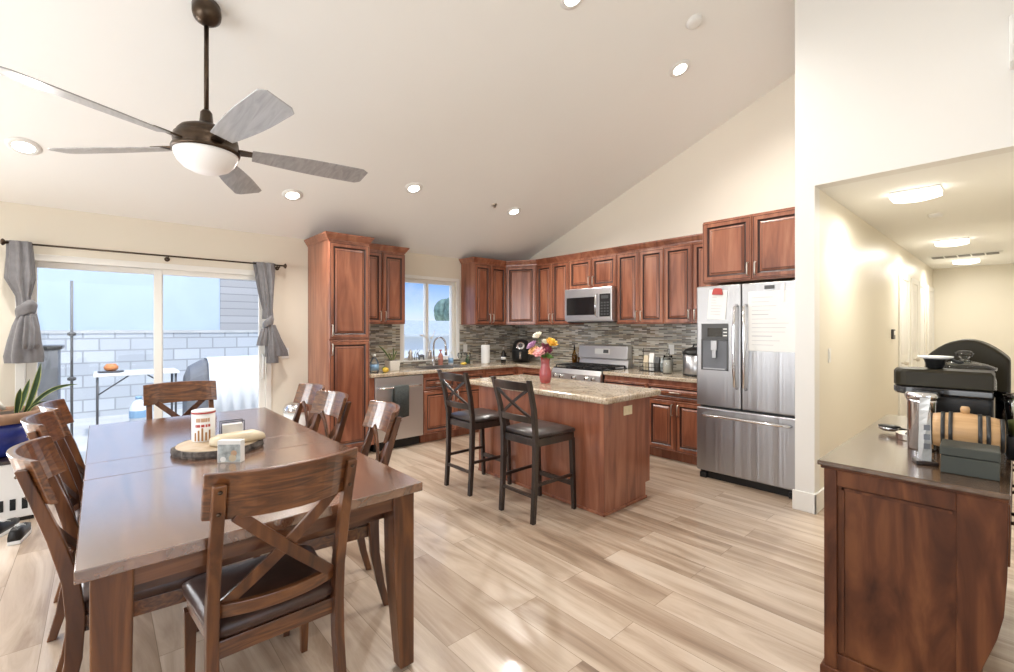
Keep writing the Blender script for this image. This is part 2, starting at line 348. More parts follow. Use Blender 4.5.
def thing(name, label, cat, loc=(0, 0, 0), rz=0.0, group=None):
    o = bpy.data.objects.new(name, None); COL.objects.link(o); o.empty_display_size = 0.1
    o.location = loc; o.rotation_euler = (0, 0, rz)
    return tag(o, label, cat, group)
def struct(o):
    o['kind'] = 'structure'; return o
KIDS = {}
def copy_tree(o, parent=None):
    c = o.copy(); COL.objects.link(c)
    if parent is not None: c.parent = parent
    for ch in [k for k in list(COL.objects) if k.parent == o]: copy_tree(ch, c)
    return c
def rect_path(x0, y0, x1, y1): return [(x0, y0), (x1, y0), (x1, y1), (x0, y1)]

# ------------------------------------------------------------------ room shell
XW, YB, YP, XR, YS = -5.43, 5.12, 4.03, 2.40, -3.20     # left wall, back wall, partition, right wall, rear wall
RX = 0.6                                                   # ridge
def cz(x): return 2.42 + 0.377 * (x - XW) if x <= RX else 2.42 + 0.377 * (RX - XW) - 0.377 * (x - RX)

b = MB(); b.box(-5.58, -3.35, -0.12, 2.55, 11.5, 0.0)
struct(b.build('floor', 'floor'))
b = MB(); b.prism([(-5.62, cz(-5.62)), (RX, cz(RX)), (2.6, cz(2.6)), (2.6, cz(2.6) + 0.12), (RX, cz(RX) + 0.12), (-5.62, cz(-5.62) + 0.12)], -3.35, 5.3)
struct(b.build('ceiling', 'ceiling'))

DY0, DY1, DZ = -0.51, 1.40, 2.02      # sliding door opening
WY0, WY1, WZ0, WZ1 = 3.00, 3.87, 0.955, 2.075
def grid_wall(us, vs, hole, lo, hi, axis, top=None):
    """a wall made of cells sharing their corners; HOLE(i,j) leaves a cell out"""
    bm = MB(); P = {}
    f = {'x': lambda a, b_, c: (c, a, b_), 'y': lambda a, b_, c: (a, c, b_)}[axis]
    for i in range(len(us) - 1):
        for j in range(len(vs) - 1):
            if hole(i, j): continue
            z = lambda u, v: top(u) if (top and v == vs[-1]) else v
            q = [(us[i], z(us[i], vs[j])), (us[i + 1], z(us[i + 1], vs[j])), (us[i + 1], z(us[i + 1], vs[j + 1])), (us[i], z(us[i], vs[j + 1]))]
            bm.loft([[f(a, c, lo) for a, c in q], [f(a, c, hi) for a, c in q]])
    bmesh.ops.remove_doubles(bm.bm, verts=bm.bm.verts, dist=1e-5)
    fs = {}
    for fc in bm.bm.faces: fs.setdefault(frozenset(v.index for v in fc.verts) if False else tuple(sorted(round(c, 4) for v in fc.verts for c in v.co)), []).append(fc)
    dead = [x for k in fs.values() if len(k) > 1 for x in k]
    bmesh.ops.delete(bm.bm, geom=dead, context='FACES')
    return bm
us, vs = [-3.35, -2.8, -1.2, DY0, DY1, WY0, WY1, 5.27], [0, 0.2, WZ0, DZ, WZ1, 2.42]
b = grid_wall(us, vs, lambda i, j: (i == 1 and j in (1, 2)) or (i == 3 and j < 3) or (i == 5 and j in (2, 3)), -5.58, XW, 'x')
struct(b.build('wall_left', 'wall'))
b = MB(); b.prism([(XW, 0), (-1.10, 0), (-1.10, cz(-1.10) + 0.02), (XW, cz(XW) + 0.02)], YB, YB + 0.15)
struct(b.build('wall_back', 'wall_back'))
# wall with the hallway opening
us, vs = [-1.15, -1.02, 0.25, RX, 2.55], [0, 2.48, 5]
b = grid_wall(us, vs, lambda i, j: i == 1 and j == 0, YP, YP + 0.13, 'y', top=lambda u: cz(u) + 0.03)
struct(b.build('wall_partition', 'wall_white'))
b = MB(); b.box(-1.15, YP + 0.13, 0, -1.02, 11.3, 2.48); struct(b.build('wall_hall_left', 'hallpaint'))
b = MB(); b.prism([(-1.15, 2.48), (-1.02, 2.48), (-1.02, cz(-1.02) + 0.02), (-1.15, cz(-1.15) + 0.02)], YP + 0.13, YB + 0.1); struct(b.build('wall_kitchen_right', 'wall_white'))
b = MB(); b.box(0.25, YP + 0.13, 0, 0.38, 11.3, 2.48); struct(b.build('wall_hall_right', 'hallpaint'))
b = MB(); b.box(-1.3, 11.3, 0, 0.5, 11.42, 2.6); struct(b.build('wall_hall_end', 'hallpaint'))
b = MB(); b.box(-1.02, YP + 0.13, 2.48, 0.25, 11.3, 2.58); struct(b.build('ceiling_hall', 'ceiling'))
# rear and right walls (behind the camera), with openings for the added windows
us, vs = [-5.58, -3.6, -0.1, RX, 2.55], [0, 0.45, 2.45, 5]
b = grid_wall(us, vs, lambda i, j: i == 1 and j == 1, YS - 0.15, YS, 'y', top=lambda u: cz(u) + 0.03)
struct(b.build('wall_rear', 'wall'))
us, vs = [-3.35, -2.0, 1.2, 4.1], [0, 0.5, 2.45, cz(2.4) + 0.03]
b = grid_wall(us, vs, lambda i, j: i == 1 and j == 1, XR, XR + 0.15, 'x')
struct(b.build('wall_right', 'wall'))
def frame_window(name, axis, u0, u1, z0, z1, at, t, mull, depth=0.08):
    """white frame with mullions; the glass is a child"""
    m = MB()
    def bx(a0, c0, a1, c1):
        if axis == 'x': m.box(at, a0, c0, at + depth, a1, c1)
        else: m.box(a0, at, c0, a1, at + depth, c1)
    bx(u0, z0, u0 + t, z1); bx(u1 - t, z0, u1, z1); bx(u0 + t, z0, u1 - t, z0 + t); bx(u0 + t, z1 - t, u1 - t, z1)
    for q in mull: bx(q - t * 0.45, z0 + t, q + t * 0.45, z1 - t)
    o = struct(m.build(name, 'trim', bevel=0.004))
    g = MB(); k = at + depth * 0.45
    if axis == 'x': g.box(k, u0 + t, z0 + t, k + 0.006, u1 - t, z1 - t)
    else: g.box(u0 + t, k, z0 + t, u1 - t, k + 0.006, z1 - t)
    g.build('window_pane', 'pane', o)
    return o
frame_window('added_rear_window', 'y', -3.6, -0.1, 0.45, 2.45, YS - 0.12, 0.06, [-1.85])  # unseen window, added to give the rear fill lamp a source
frame_window('added_right_window', 'x', -2.0, 1.2, 0.5, 2.45, XR + 0.04, 0.06, [-0.4])  # also unseen and added, for the fill lamp on the right
frame_window('added_left_window', 'x', -2.8, -1.2, 0.2, DZ, XW - 0.115, 0.05, [-2.0])  # out-of-view window added as the source of glare on the chairs
# kitchen window
w1 = frame_window('window_1', 'x', WY0, WY1, WZ0, WZ1, XW - 0.115, 0.05, [3.405], 0.07)
m = MB(); m.box(XW - 0.046, WY0, WZ0 - 0.002, XW + 0.02, WY1, WZ0 + 0.016); m.build('window_sill', 'trim', w1, bevel=0.003)
m = MB()
t_ = 0.045
for (a0, c0, a1, c1) in ((WY0 - t_, WZ0, WY0, WZ1 + t_), (WY1, WZ0, WY1 + t_, WZ1 + t_), (WY0, WZ1, WY1, WZ1 + t_)): m.box(XW, a0, c0, XW + 0.014, a1, c1)
m.build('window_casing', 'trim', w1, bevel=0.003)
# sliding patio door
fr = MB(); t_ = 0.055
fr.box(XW - 0.13, DY0, 0, XW + 0.012, DY0 + t_, DZ); fr.box(XW - 0.13, DY1 - t_, 0, XW + 0.012, DY1, DZ)
fr.box(XW - 0.13, DY0 + t_, DZ - t_, XW + 0.012, DY1 - t_, DZ); fr.box(XW - 0.13, DY0 + t_, 0, XW + 0.012, DY1 - t_, 0.04)
d1 = struct(fr.build('door_1', 'trim', bevel=0.004))
for (y0, y1, xo) in ((DY0 + t_, 0.46, XW - 0.105), (0.385, DY1 - t_, XW - 0.055)):
    s_ = 0.065 if xo < XW - 0.08 else 0.062
    p = MB(); z0, z1 = 0.04, DZ - t_
    p.box(xo, y0, z0, xo + 0.04, y0 + s_, z1); p.box(xo, y1 - s_, z0, xo + 0.04, y1, z1)
    p.box(xo, y0 + s_, z1 - 0.05, xo + 0.04, y1 - s_, z1); p.box(xo, y0 + s_, z0, xo + 0.04, y1 - s_, z0 + 0.09)
    po = p.build('door_panel', 'trim', d1, bevel=0.004)
    g = MB(); g.box(xo + 0.017, y0 + s_, z0 + 0.09, xo + 0.023, y1 - s_, z1 - 0.05); g.build('door_glass', 'pane', po)
h = MB(); h.tube([(XW - 0.01, 1.315, 0.86), (XW + 0.035, 1.315, 0.88), (XW + 0.035, 1.315, 1.10), (XW - 0.01, 1.315, 1.12)], 0.011); h.build('door_handle', 'white', d1)

# baseboards
def base(name, boxes):
    m = MB()
    for q in boxes: m.box(*q)
    return struct(m.build(name, 'trim', bevel=0.004))
base('baseboard_partition', [(-1.165, YP - 0.015, 0, -1.005, YP, 0.15)])
base('baseboard_hall', [(-1.02, YP - 0.015, 0, -1.005, 7.66, 0.15)])
base('baseboard_left', [(XW, -3.2, 0, XW + 0.014, DY0, 0.13)])
base('baseboard_left_short', [(XW, DY1, 0, XW + 0.014, 1.775, 0.13)])
base('baseboard_rear', [(XW, YS, 0, XR, YS + 0.014, 0.13)])
base('baseboard_right', [(XR - 0.014, YS, 0, XR, YP, 0.13)])
base('baseboard_hall_end', [(-1.02, 11.285, 0, 0.25, 11.3, 0.13)])
# hall doors: casing, jamb and slab
for k, (y0, y1) in enumerate(((7.76, 8.42), (8.78, 9.25), (9.5, 10.05), (10.55, 11.2))):
    m = MB(); m.box(-1.02, y0 - 0.085, 0, -1.0, y0, 2.13); m.box(-1.02, y1, 0, -1.0, y1 + 0.085, 2.13); m.box(-1.02, y0, 2.05, -1.0, y1, 2.13)
    o = struct(m.build('door_%d' % (k + 2), 'trim', bevel=0.004))
    m = MB(); m.box(-1.025, y0, 0, -1.012, y1, 2.05); m.build('door_slab', 'trim', o)
    m = MB(); m.box(-1.012, y0 + 0.1, 0.2, -1.008, y1 - 0.1, 0.95); m.box(-1.012, y0 + 0.1, 1.05, -1.008, y1 - 0.1, 1.95); m.build('door_field', 'wall_white', o)
    m = MB(); m.lathe([(0.012, 0), (0.012, 0.03), (0.028, 0.04), (0.028, 0.07), (0.01, 0.08)], (-1.012, y0 + 0.06, 0.95), 14, 'x'); m.build('door_knob', 'nickel', o)
# backsplash tile
m = MB(); m.box(XW, 2.24, 0.885, XW + 0.008, 2.955, 1.46); m.box(XW, 3.915, 0.885, XW + 0.008, YB, 1.46); m.box(XW, 2.955, 0.885, XW + 0.008, 3.915, 0.95)
struct(m.build('wall_tile_left', 'mosaic'))
m = MB(); m.box(XW + 0.008, YB - 0.008, 0.885, -2.0, YB, 1.92); struct(m.build('wall_tile_back', 'mosaic'))

# ------------------------------------------------------------------ outdoors
m = MB(); m.box(-12.4, -9, -0.22, -5.6, 14, -0.1); struct(m.build('ground_patio', 'concrete'))
m = MB(); m.box(-10.55, -9, -0.1, -10.4, 5.2, 1.32); struct(m.build('wall_garden', 'block'))
m = MB(); m.box(-10.57, -9, 1.32, -10.38, 5.2, 1.37); struct(m.build('wall_garden_cap', 'concrete'))
nh = MB(); nh.box(-15, -9.5, -0.1, -12.4, 2.1, 5.4); struct(nh.build('wall_neighbour_stucco', 'stucco'))
nh = MB(); nh.box(-15, 2.1, -0.1, -12.36, 4.6, 5.4); struct(nh.build('wall_neighbour_siding', 'siding'))
hs = thing('neighbour_house', 'white house with grey roof seen through the kitchen window', 'house', (-17.5, 11.5, -0.1))
m = MB(); m.box(-2.2, -3.8, 0, 2.2, 6, 1.25); m.build('house_wall', 'housewhite', hs)
m = MB(); m.prism([(-2.6, 1.2), (2.6, 1.2), (2.6, 1.28), (0, 1.85), (-2.6, 1.28)], -4.2, 6.4); m.build('house_roof', 'roof', hs)
def blob(m, c, r, n=14, seed=1):
    rnd = random.Random(seed)
    for k in range(n):
        a, q = rnd.random() * 6.28, rnd.random()
        m.sphere((c[0] + r * 0.7 * q * math.cos(a), c[1] + r * 0.7 * q * math.sin(a), c[2] + r * (rnd.random() - 0.5)), r * (0.35 + 0.25 * rnd.random()), u=12, v=8)
tr = thing('garden_tree', 'round green tree beyond the kitchen window', 'tree', (-31, 22.2, -0.1))
m = MB(); blob(m, (0, 0, 2.6), 1.7, 26, 3); m.build('foliage', 'tree', tr)
m = MB(); m.tube([(0, 0, 0), (0.05, 0.05, 1.2), (0, 0.1, 2.4)], [0.2, 0.15, 0.1]); m.build('trunk', 'bark', tr)

ft = thing('folding_table', 'white folding table on the patio against the block wall', 'table', (-8.3, 0.40, -0.1))
m = MB(); m.box(-0.3, -0.46, 0.86, 0.3, 0.46, 0.90); m.build('tabletop', 'white', ft, bevel=0.012)
for sy in (-1, 1):
    m = MB(); m.tube([(-0.24, sy * 0.42, 0.86), (-0.24, sy * 0.42, 0), (0.24, sy * 0.42, 0), (0.24, sy * 0.42, 0.86)], 0.014); m.build('leg', 'darkgrey', ft)
    m = MB(); m.tube([(0.2, sy * 0.41, 0.62), (0.2, sy * 0.10, 0.855)], 0.009); m.build('brace', 'darkgrey', ft)
m = MB(); m.lathe([(0.12, 0), (0.14, 0.006), (0.14, 0.02), (0.10, 0.016)], (0, 0, 0), 24)
tag(m.build('tray', 'darkgrey', loc=(-8.25, 0.12, 0.80)), 'dark round tray on the white patio table', 'tray')
m = MB(); m.lathe([(0.045, 0), (0.075, 0.03), (0.078, 0.06), (0.055, 0.09), (0.05, 0.10)], n=24)
tag(m.build('clay_pot', 'orange', loc=(-8.25, 0.12, 0.818)), 'small orange clay pot on the dark patio tray', 'pot')
jg = thing('water_jug', 'white plastic jug with blue label beside the patio table', 'jug', (-7.4, 0.372, 0.22))
m = MB(); m.lathe([(0.085, 0), (0.095, 0.02), (0.095, 0.18), (0.06, 0.25), (0.03, 0.28), (0.03, 0.30)]); m.build('jug_body', 'jug', jg)
m = MB(); m.lathe([(0.097, 0.06), (0.097, 0.15)], caps=False); m.build('label_band', 'blue', jg)
m = MB(); m.lathe([(0.034, 0.29), (0.034, 0.32), (0.028, 0.325)]); m.build('cap', 'blue', jg)
m = MB(); m.box(-0.14, -0.14, 0, 0.14, 0.14, 0.32)
tag(m.build('patio_crate', 'darkgrey', loc=(-7.4, 0.372, -0.1), bevel=0.01), 'low grey crate under the white water jug outdoors', 'crate')
# covered grill: a domed cover on a cart, with a cloth thrown over its right half
gr = thing('covered_grill', 'grill under a dark grey domed cover beside the patio table', 'grill', (-8.4, 1.32, -0.1))
def dome_sec(w, d, h, y, n=12):
    pts = [(-d / 2, y, 0.15), (-d / 2 * 0.98, y, h * 0.62)]
    for i in range(n + 1):
        a = math.pi - math.pi * i / n
        pts.append((math.cos(a) * d / 2 * 0.92, y, h * 0.72 + math.sin(a) * h * 0.28))
    pts += [(d / 2 * 0.98, y, h * 0.62), (d / 2, y, 0.15)]
    return pts
m = MB(); m.loft([dome_sec(0, 0.46, 0.80, -0.36), dome_sec(0, 0.52, 0.93, -0.31), dome_sec(0, 0.55, 1.02, -0.15), dome_sec(0, 0.55, 1.03, 0.2), dome_sec(0, 0.5, 0.95, 0.42)]); m.build('grill_cover', 'cover', gr, bevel=0.01)
for x in (-0.22, 0.22):
    for y in (-0.3, 0.36):
        m = MB(); m.tube([(x, y, 0), (x, y, 0.2)], 0.02); m.build('leg', 'darkgrey', gr)
m = MB()
def drape(y):
    w = 0.012 * math.sin(y * 40)
    return [(-0.31, y, 0.2 + w), (-0.31 + w, y, 0.75), (-0.27, y, 0.95), (-0.12, y, 1.05), (0.12, y, 1.055), (0.27, y, 0.97), (0.325 + w, y, 0.75), (0.34 + 1.5 * w, y, 0.1 + w)]
rings = [drape(-0.17 + 0.05 * i) for i in range(17)]
m.loft(rings, closed=False)
o = m.build('draped_sheet', 'sheet', loc=(-8.4, 1.40, -0.1)); sm = o.modifiers.new('sol', 'SOLIDIFY'); sm.thickness = 0.012
tag(o, 'white cloth thrown over the right half of the covered grill', 'cloth')
for p in o.data.polygons: p.use_smooth = True
pp = thing('patio_post', 'thin metal post with round collars standing outside the glass door', 'post', (-6.6, -0.215, -0.1))
m = MB(); m.tube([(0, 0, 0), (0, 0, 2.0)], 0.012); m.build('pole', 'darkgrey', pp)
for z in (0.95, 1.42): m = MB(); m.lathe([(0.013, z), (0.035, z + 0.01), (0.035, z + 0.035), (0.013, z + 0.045)], n=16); m.build('collar', 'darkgrey', pp)
m = MB(); m.lathe([(0.15, 0), (0.15, 0.03), (0.03, 0.05)]); m.build('base', 'darkgrey', pp)
pb = thing('patio_cabinet', 'grey outdoor cabinet with dark lid left of the patio post', 'cabinet', (-6.9, -0.46, -0.1))
m = MB(); m.box(-0.2, -0.14, 0, 0.2, 0.14, 1.28); m.build('body', 'cover', pb, bevel=0.01)
m = MB(); m.box(-0.22, -0.17, 1.28, 0.22, 0.17, 1.32); m.build('lid', 'black', pb, bevel=0.01)

# ------------------------------------------------------------------ lamps
SL = math.atan(0.377)
LENS = {}
def downlight(x, y, label, power=125):
    t = thing('recessed_light', label, 'ceiling light', (x, y, cz(x)), 0, 'recessed ceiling lights'); t.rotation_euler = (0, -SL, 0)
    m = MB(); m.lathe([(0.060, -0.012), (0.064, -0.014), (0.092, -0.006), (0.094, 0.0), (0.060, 0.0)], n=32, caps=False)
    m.build('trim_ring', 'white', t)
    m = MB(); m.lathe([(0.0005, -0.0105), (0.059, -0.0105), (0.059, -0.004)], n=32); m.build('lens', 'canlens', t)
    l = bpy.data.lights.new('downlight_beam', 'SPOT'); l.energy = power; l.color = (1.0, 0.965, 0.91); l.spot_size = R(155); l.spot_blend = 0.9; l.shadow_soft_size = 0.05
    lo = bpy.data.objects.new('downlight_beam', l); COL.objects.link(lo); lo.parent = t; lo.location = (0, 0, -0.05)
DL = [(-4.70, -0.40, 'recessed ceiling light left of the fan blades, above the patio door'), (-4.69, 1.40, 'recessed ceiling light between the fan and the pantry cabinet'),
      (-4.22, 2.46, 'recessed ceiling light above the dishwasher and sink run'), (-4.22, 3.89, 'recessed ceiling light above the corner wall cabinets'),
      (-2.00, 3.85, 'brightest recessed ceiling light high above the refrigerator'), (-2.05, 2.44, 'recessed ceiling light cut by the top edge above the island')]
for q in DL: downlight(*q)
for x, y, s in ((-2.0, 0.4, 'over the near end of the dining table'), (-2.0, -1.6, 'behind the dining table, out of frame'), (-0.3, 1.2, 'near the sideboard, out of frame')): downlight(x, y, 'added recessed ceiling light ' + s, 25)  # not in view; added as extra lamps for the room
def hall_light(y, label):
    t = thing('hall_flush_light', label, 'ceiling light', (-0.53, y, 2.48), 0, 'hall ceiling lights')
    m = MB(); m.box(-0.15, -0.10, -0.014, 0.15, 0.10, 0.0); m.build('base_plate', 'white', t, bevel=0.004)
    rings = []
    for i in range(13):
        u = -1 + 2 * i / 12; x = 0.146 * u; h = 0.058 * (1 - 0.35 * u * u)
        rings.append([(x, -0.095, -0.014), (x, -0.093, -0.014 - h * 0.7), (x, -0.075, -0.014 - h), (x, 0.075, -0.014 - h), (x, 0.093, -0.014 - h * 0.7), (x, 0.095, -0.014)])
    m = MB(); m.loft(rings); m.build('diffuser', 'halllens', t, bevel=0.004)
    l = bpy.data.lights.new('hall_light_glow', 'AREA'); l.shape = 'RECTANGLE'; l.size = 0.28; l.size_y = 0.15; l.energy = 22; l.color = (1.0, 0.95, 0.86)
    lo = bpy.data.objects.new('hall_light_glow', l); COL.objects.link(lo); lo.parent = t; lo.location = (0, 0, -0.09)
hall_light(4.78, 'largest lit hallway ceiling light, nearest the opening'); hall_light(7.75, 'middle lit ceiling light of the hallway'); hall_light(10.1, 'farthest lit hallway ceiling light, behind the vent grille')
vt = thing('return_air_vent', 'long slotted air vent on the hallway ceiling', 'vent', (-0.51, 9.45, 2.48))
m = MB(); m.box(-0.38, -0.14, -0.012, 0.38, 0.14, 0.0); m.build('vent_frame', 'white', vt, bevel=0.003)
for k in range(5):
    m = MB(); m.box(-0.35 + 0.142 * k, -0.11, -0.018, -0.35 + 0.142 * k + 0.125, 0.11, -0.0115); m.build('slot', 'darkgrey', vt)
def detector(loc, rot, label, r=0.06):
    t = thing('smoke_detector', label, 'smoke detector', loc); t.rotation_euler = rot
    m = MB(); m.lathe([(r, 0), (r, -0.012), (r * 0.85, -0.03), (r * 0.5, -0.036), (0.001, -0.036)], n=24); m.build('housing', 'white', t)
    m = MB(); m.lathe([(r * 1.08, 0), (r * 1.08, -0.006), (r * 0.9, -0.008)], n=24); m.build('mount_ring', 'trim', t)
detector((-1.70, 3.50, cz(-1.70)), (0, -SL, 0), 'white smoke detector on the sloped ceiling above the refrigerator')
detector((-0.51, 5.88, 2.48), (0, 0, 0), 'white smoke detector on the flat hallway ceiling', 0.055)
t = thing('fire_sprinkler', 'small grey sprinkler on the sloped ceiling near the corner cabinets', 'sprinkler', (-4.19, 3.54, cz(-4.19))); t.rotation_euler = (0, -SL, 0)
m = MB(); m.lathe([(0.035, 0), (0.035, -0.006), (0.015, -0.01)], n=20); m.build('escutcheon', 'nickel', t)
m = MB(); m.lathe([(0.008, -0.008), (0.008, -0.03), (0.018, -0.032), (0.018, -0.035)], n=14); m.build('head', 'nickel', t)

# ------------------------------------------------------------------ ceiling fan
FX, FY, FZ = -3.16, 0.467, 2.455
fan = thing('ceiling_fan', 'five-blade bronze ceiling fan with frosted light bowl over the dining table', 'ceiling fan', (FX, FY, FZ))
top = cz(FX) - FZ
m = MB(); m.lathe([(0.072, 0.02), (0.074, -0.045), (0.07, -0.07), (0.045, -0.10), (0.02, -0.11)], (0, 0, 0), 32)
m.xform(Matrix.Translation((0, 0, top)) @ Matrix.Rotation(-SL, 4, 'Y')); m.build('canopy', 'bronze', fan)
m = MB(); m.lathe([(0.0125, 0.2), (0.0125, top - 0.05)], n=16); m.build('downrod', 'bronze', fan)
m = MB(); m.lathe([(0.02, 0.22), (0.03, 0.205), (0.035, 0.15), (0.05, 0.135), (0.09, 0.12), (0.13, 0.10), (0.145, 0.08), (0.145, 0.066), (0.16, 0.058), (0.165, 0.03), (0.16, 0.0), (0.170, -0.008), (0.174, -0.022), (0.170, -0.032), (0.16, -0.034)], n=40); m.build('motor_housing', 'bronze', fan)
m = MB(); m.lathe([(0.163, -0.03), (0.160, -0.05), (0.145, -0.085), (0.115, -0.118), (0.072, -0.14), (0.03, -0.15), (0.001, -0.152)], n=40); m.build('light_bowl', 'frost', fan)
for k in range(5):
    az = R(9 + 72 * k)
    mt = Matrix.Rotation(az, 4, 'Z') @ Matrix.Rotation(R(-13), 4, 'X')
    # local: +x outward, chord along y
    out = []; n = 20
    xs = [0.235 + (0.925 - 0.235) * i / n for i in range(n + 1)]
    rings = []
    for x in xs:
        u = (x - 0.235) / (0.925 - 0.235)
        w = 0.058 + 0.034 * math.sin(min(1, u * 1.5) * math.pi / 2)
        if u > 0.93: w *= math.sqrt(max(0.0, 1 - ((u - 0.93) / 0.075) ** 2)) * 0.5 + 0.5
        sk = 0.010 * u
        rings.append([(x + 0.0, -w + sk, -0.003), (x - 0.02 * (u > 0.93), w + sk, -0.003), (x - 0.02 * (u > 0.93), w + sk, 0.003), (x, -w + sk, 0.003)])
    m = MB(); m.loft(rings); m.xform(mt); m.build('blade', 'fanblade', fan, bevel=0.002, seg=1)
    m = MB(); m.loft([[(0.15, -0.03, 0.0), (0.15, 0.03, 0.0), (0.15, 0.03, 0.012), (0.15, -0.03, 0.012)], [(0.24, -0.025, 0.004), (0.24, 0.025, 0.004), (0.24, 0.025, 0.014), (0.24, -0.025, 0.014)], [(0.31, -0.045, 0.004), (0.31, 0.045, 0.004), (0.31, 0.045, 0.010), (0.31, -0.045, 0.010)]])
    m.xform(mt); m.build('blade_arm', 'bronze', fan, bevel=0.002, seg=1)

# ------------------------------------------------------------------ kitchen cabinets
def panel_door(w, h, t=0.02, stile=0.058):
    """raised-panel door, front face toward -y, lower left back corner at the origin; glaze in the grooves is material 1"""
    m = MB()
    st = min(stile, w * 0.26, h * 0.3)
    prof = [(0.0, 0.0, 0), (0.0, t - 0.004, 0), (0.004, t, 0), (0.010, t, 0), (0.012, t - 0.002, 1), (0.015, t - 0.002, 1), (0.017, t, 0), (st - 0.012, t, 0), (st - 0.008, t - 0.004, 1), (st, t - 0.010, 1), (st + 0.006, t - 0.010, 1), (st + 0.022, t - 0.003, 0), (st + 0.027, t - 0.002, 1), (st + 0.032, t - 0.002, 0)]
    rings = []
    for ins, d, _ in prof:
        ins = min(ins, w / 2 - 0.004, h / 2 - 0.004)
        rings.append([(ins, -d, ins), (w - ins, -d, ins), (w - ins, -d, h - ins), (ins, -d, h - ins)])
    vs_ = [[m.bm.verts.new(p) for p in r] for r in rings]
    for k in range(len(vs_) - 1):
        for i in range(4):
            j = (i + 1) % 4
            f = m.bm.faces.new((vs_[k][i], vs_[k][j], vs_[k + 1][j], vs_[k + 1][i])); f.material_index = prof[k + 1][2] if prof[k][2] or prof[k + 1][2] else 0
    m.bm.faces.new(list(reversed(vs_[0]))); m.bm.faces.new(vs_[-1])
    return m
def bar_handle(parent, x, z0, z1, y=-0.02, horiz=False, x1=None):
    m = MB()
    if horiz: a, c = Vector((x, y, z0)), Vector((x1, y, z0))
    else: a, c = Vector((x, y, z0)), Vector((x, y, z1))
    o = Vector((0, -0.026, 0)); d = (c - a).normalized() * 0.012
    m.tube([a, a + o * 0.75, a + o + d, c + o - d, c + o * 0.75, c], 0.0062, 8)
    return m.build('handle', 'nickel', parent)
def crown(parent, path, z, closed_left=None):
    """crown moulding along a path of (x,y); the room lies on the right of the path's direction"""
    prof = [(0.0, 0.0), (0.008, 0.0), (0.010, 0.012), (0.020, 0.022), (0.034, 0.048), (0.042, 0.055), (0.046, 0.072), (0.0, 0.072)]
    P = [Vector(p) for p in path]; rings = []
    for i, p in enumerate(P):
        ds = []
        if i > 0: ds.append((P[i] - P[i - 1]).normalized())
        if i < len(P) - 1: ds.append((P[i + 1] - P[i]).normalized())
        ns = [Vector((d.y, -d.x)) for d in ds]
        n = ns[0] if len(ns) == 1 else (ns[0] + ns[1]) / (1 + ns[0].dot(ns[1]))
        rings.append([(p.x + n.x * o, p.y + n.y * o, z + h) for o, h in prof])
    m = MB(); m.loft(rings); return m.build('crown_moulding', 'cherry', parent)
def cabinet(name, label, cat, loc, rz, w, h, d, doors=(), drawers=(), toe=0.0, crown_path=None, crown_z=None, side_handle=None, group=None):
    """front at y=0 facing -y; doors: (x0,z0,x1,z1,handle) handle 'l'/'r' + 't'/'b' ; drawers: (x0,z0,x1,z1)"""
    t = thing(name, label, cat, loc, rz, group)
    m = MB()
    if name == 'sink_base_cabinet':
        m.prism([(0.0, toe), (0.0, h), (0.02, h), (0.02, 0.62), (d - 0.02, 0.62), (d - 0.02, h), (d, h), (d, 0.0), (0.06, 0.0), (0.06, toe)], 0, w, 'x')
    elif toe:
        m.prism([(0.0, toe), (0.0, h), (d, h), (d, 0.0), (0.06, 0.0), (0.06, toe)], 0, w, 'x')
    else: m.box(0, 0, 0, w, d, h)
    m.build('carcass', 'cherry', t, bevel=0.002, seg=1)
    g = 0.0025
    for x0, z0, x1, z1, hd in doors:
        o = panel_door(x1 - x0 - 2 * g, z1 - z0 - 2 * g).build('door', ['cherry', 'glaze'], t, loc=(x0 + g, 0, z0 + g))
        if hd:
            W, H = x1 - x0 - 2 * g, z1 - z0 - 2 * g
            hx = 0.03 if hd[0] == 'l' else W - 0.03
            if hd[1] == 't': bar_handle(o, hx, H - 0.15, H - 0.035)
            else: bar_handle(o, hx, 0.035, 0.15)
    for x0, z0, x1, z1 in drawers:
        o = panel_door(x1 - x0 - 2 * g, z1 - z0 - 2 * g, stile=0.035).build('drawer', ['cherry', 'glaze'], t, loc=(x0 + g, 0, z0 + g))
        c = (x1 - x0) / 2; bar_handle(o, c - 0.06, (z1 - z0) / 2, 0, horiz=True, x1=c + 0.06)
    if crown_path: crown(t, crown_path, crown_z if crown_z is not None else h - 0.004)
    return t
A90 = R(90)
XAF, XAU, YBF, YBU = -4.80, -5.12, 4.50, 4.80
WG = 0.004
# pantry
pc = cabinet('pantry_cabinet', 'tall cherry pantry cabinet at the left end of the kitchen', 'cabinet', (XAF, 1.785, 0), A90, 0.45, 2.34, XAF - XW - WG,
        doors=[(0.0, 0.105, 0.45, 1.275, 'lt'), (0.0, 1.285, 0.45, 2.315, 'lb')], toe=0.1, crown_path=[(0, 0.62), (0, 0), (0.45, 0), (0.45, 0.26)], crown_z=2.335)
m = MB(); m.box(0.4505, 0.0, 0.1, 0.512, 0.02, 0.845); m.build('filler_strip', 'cherry', pc)
UZ, UH = 1.455, 0.885
cabinet('wall_cabinet', 'cherry wall cabinet between the tall pantry and the window', 'cabinet', (XAU, 2.239, UZ), A90, 0.615, UH, XAU - XW - WG,
        doors=[(0, 0, 0.31, UH - 0.02, 'rb'), (0.31, 0, 0.615, UH - 0.02, 'lb')], crown_path=[(0, 0), (0.615, 0), (0.615, 0.30)])
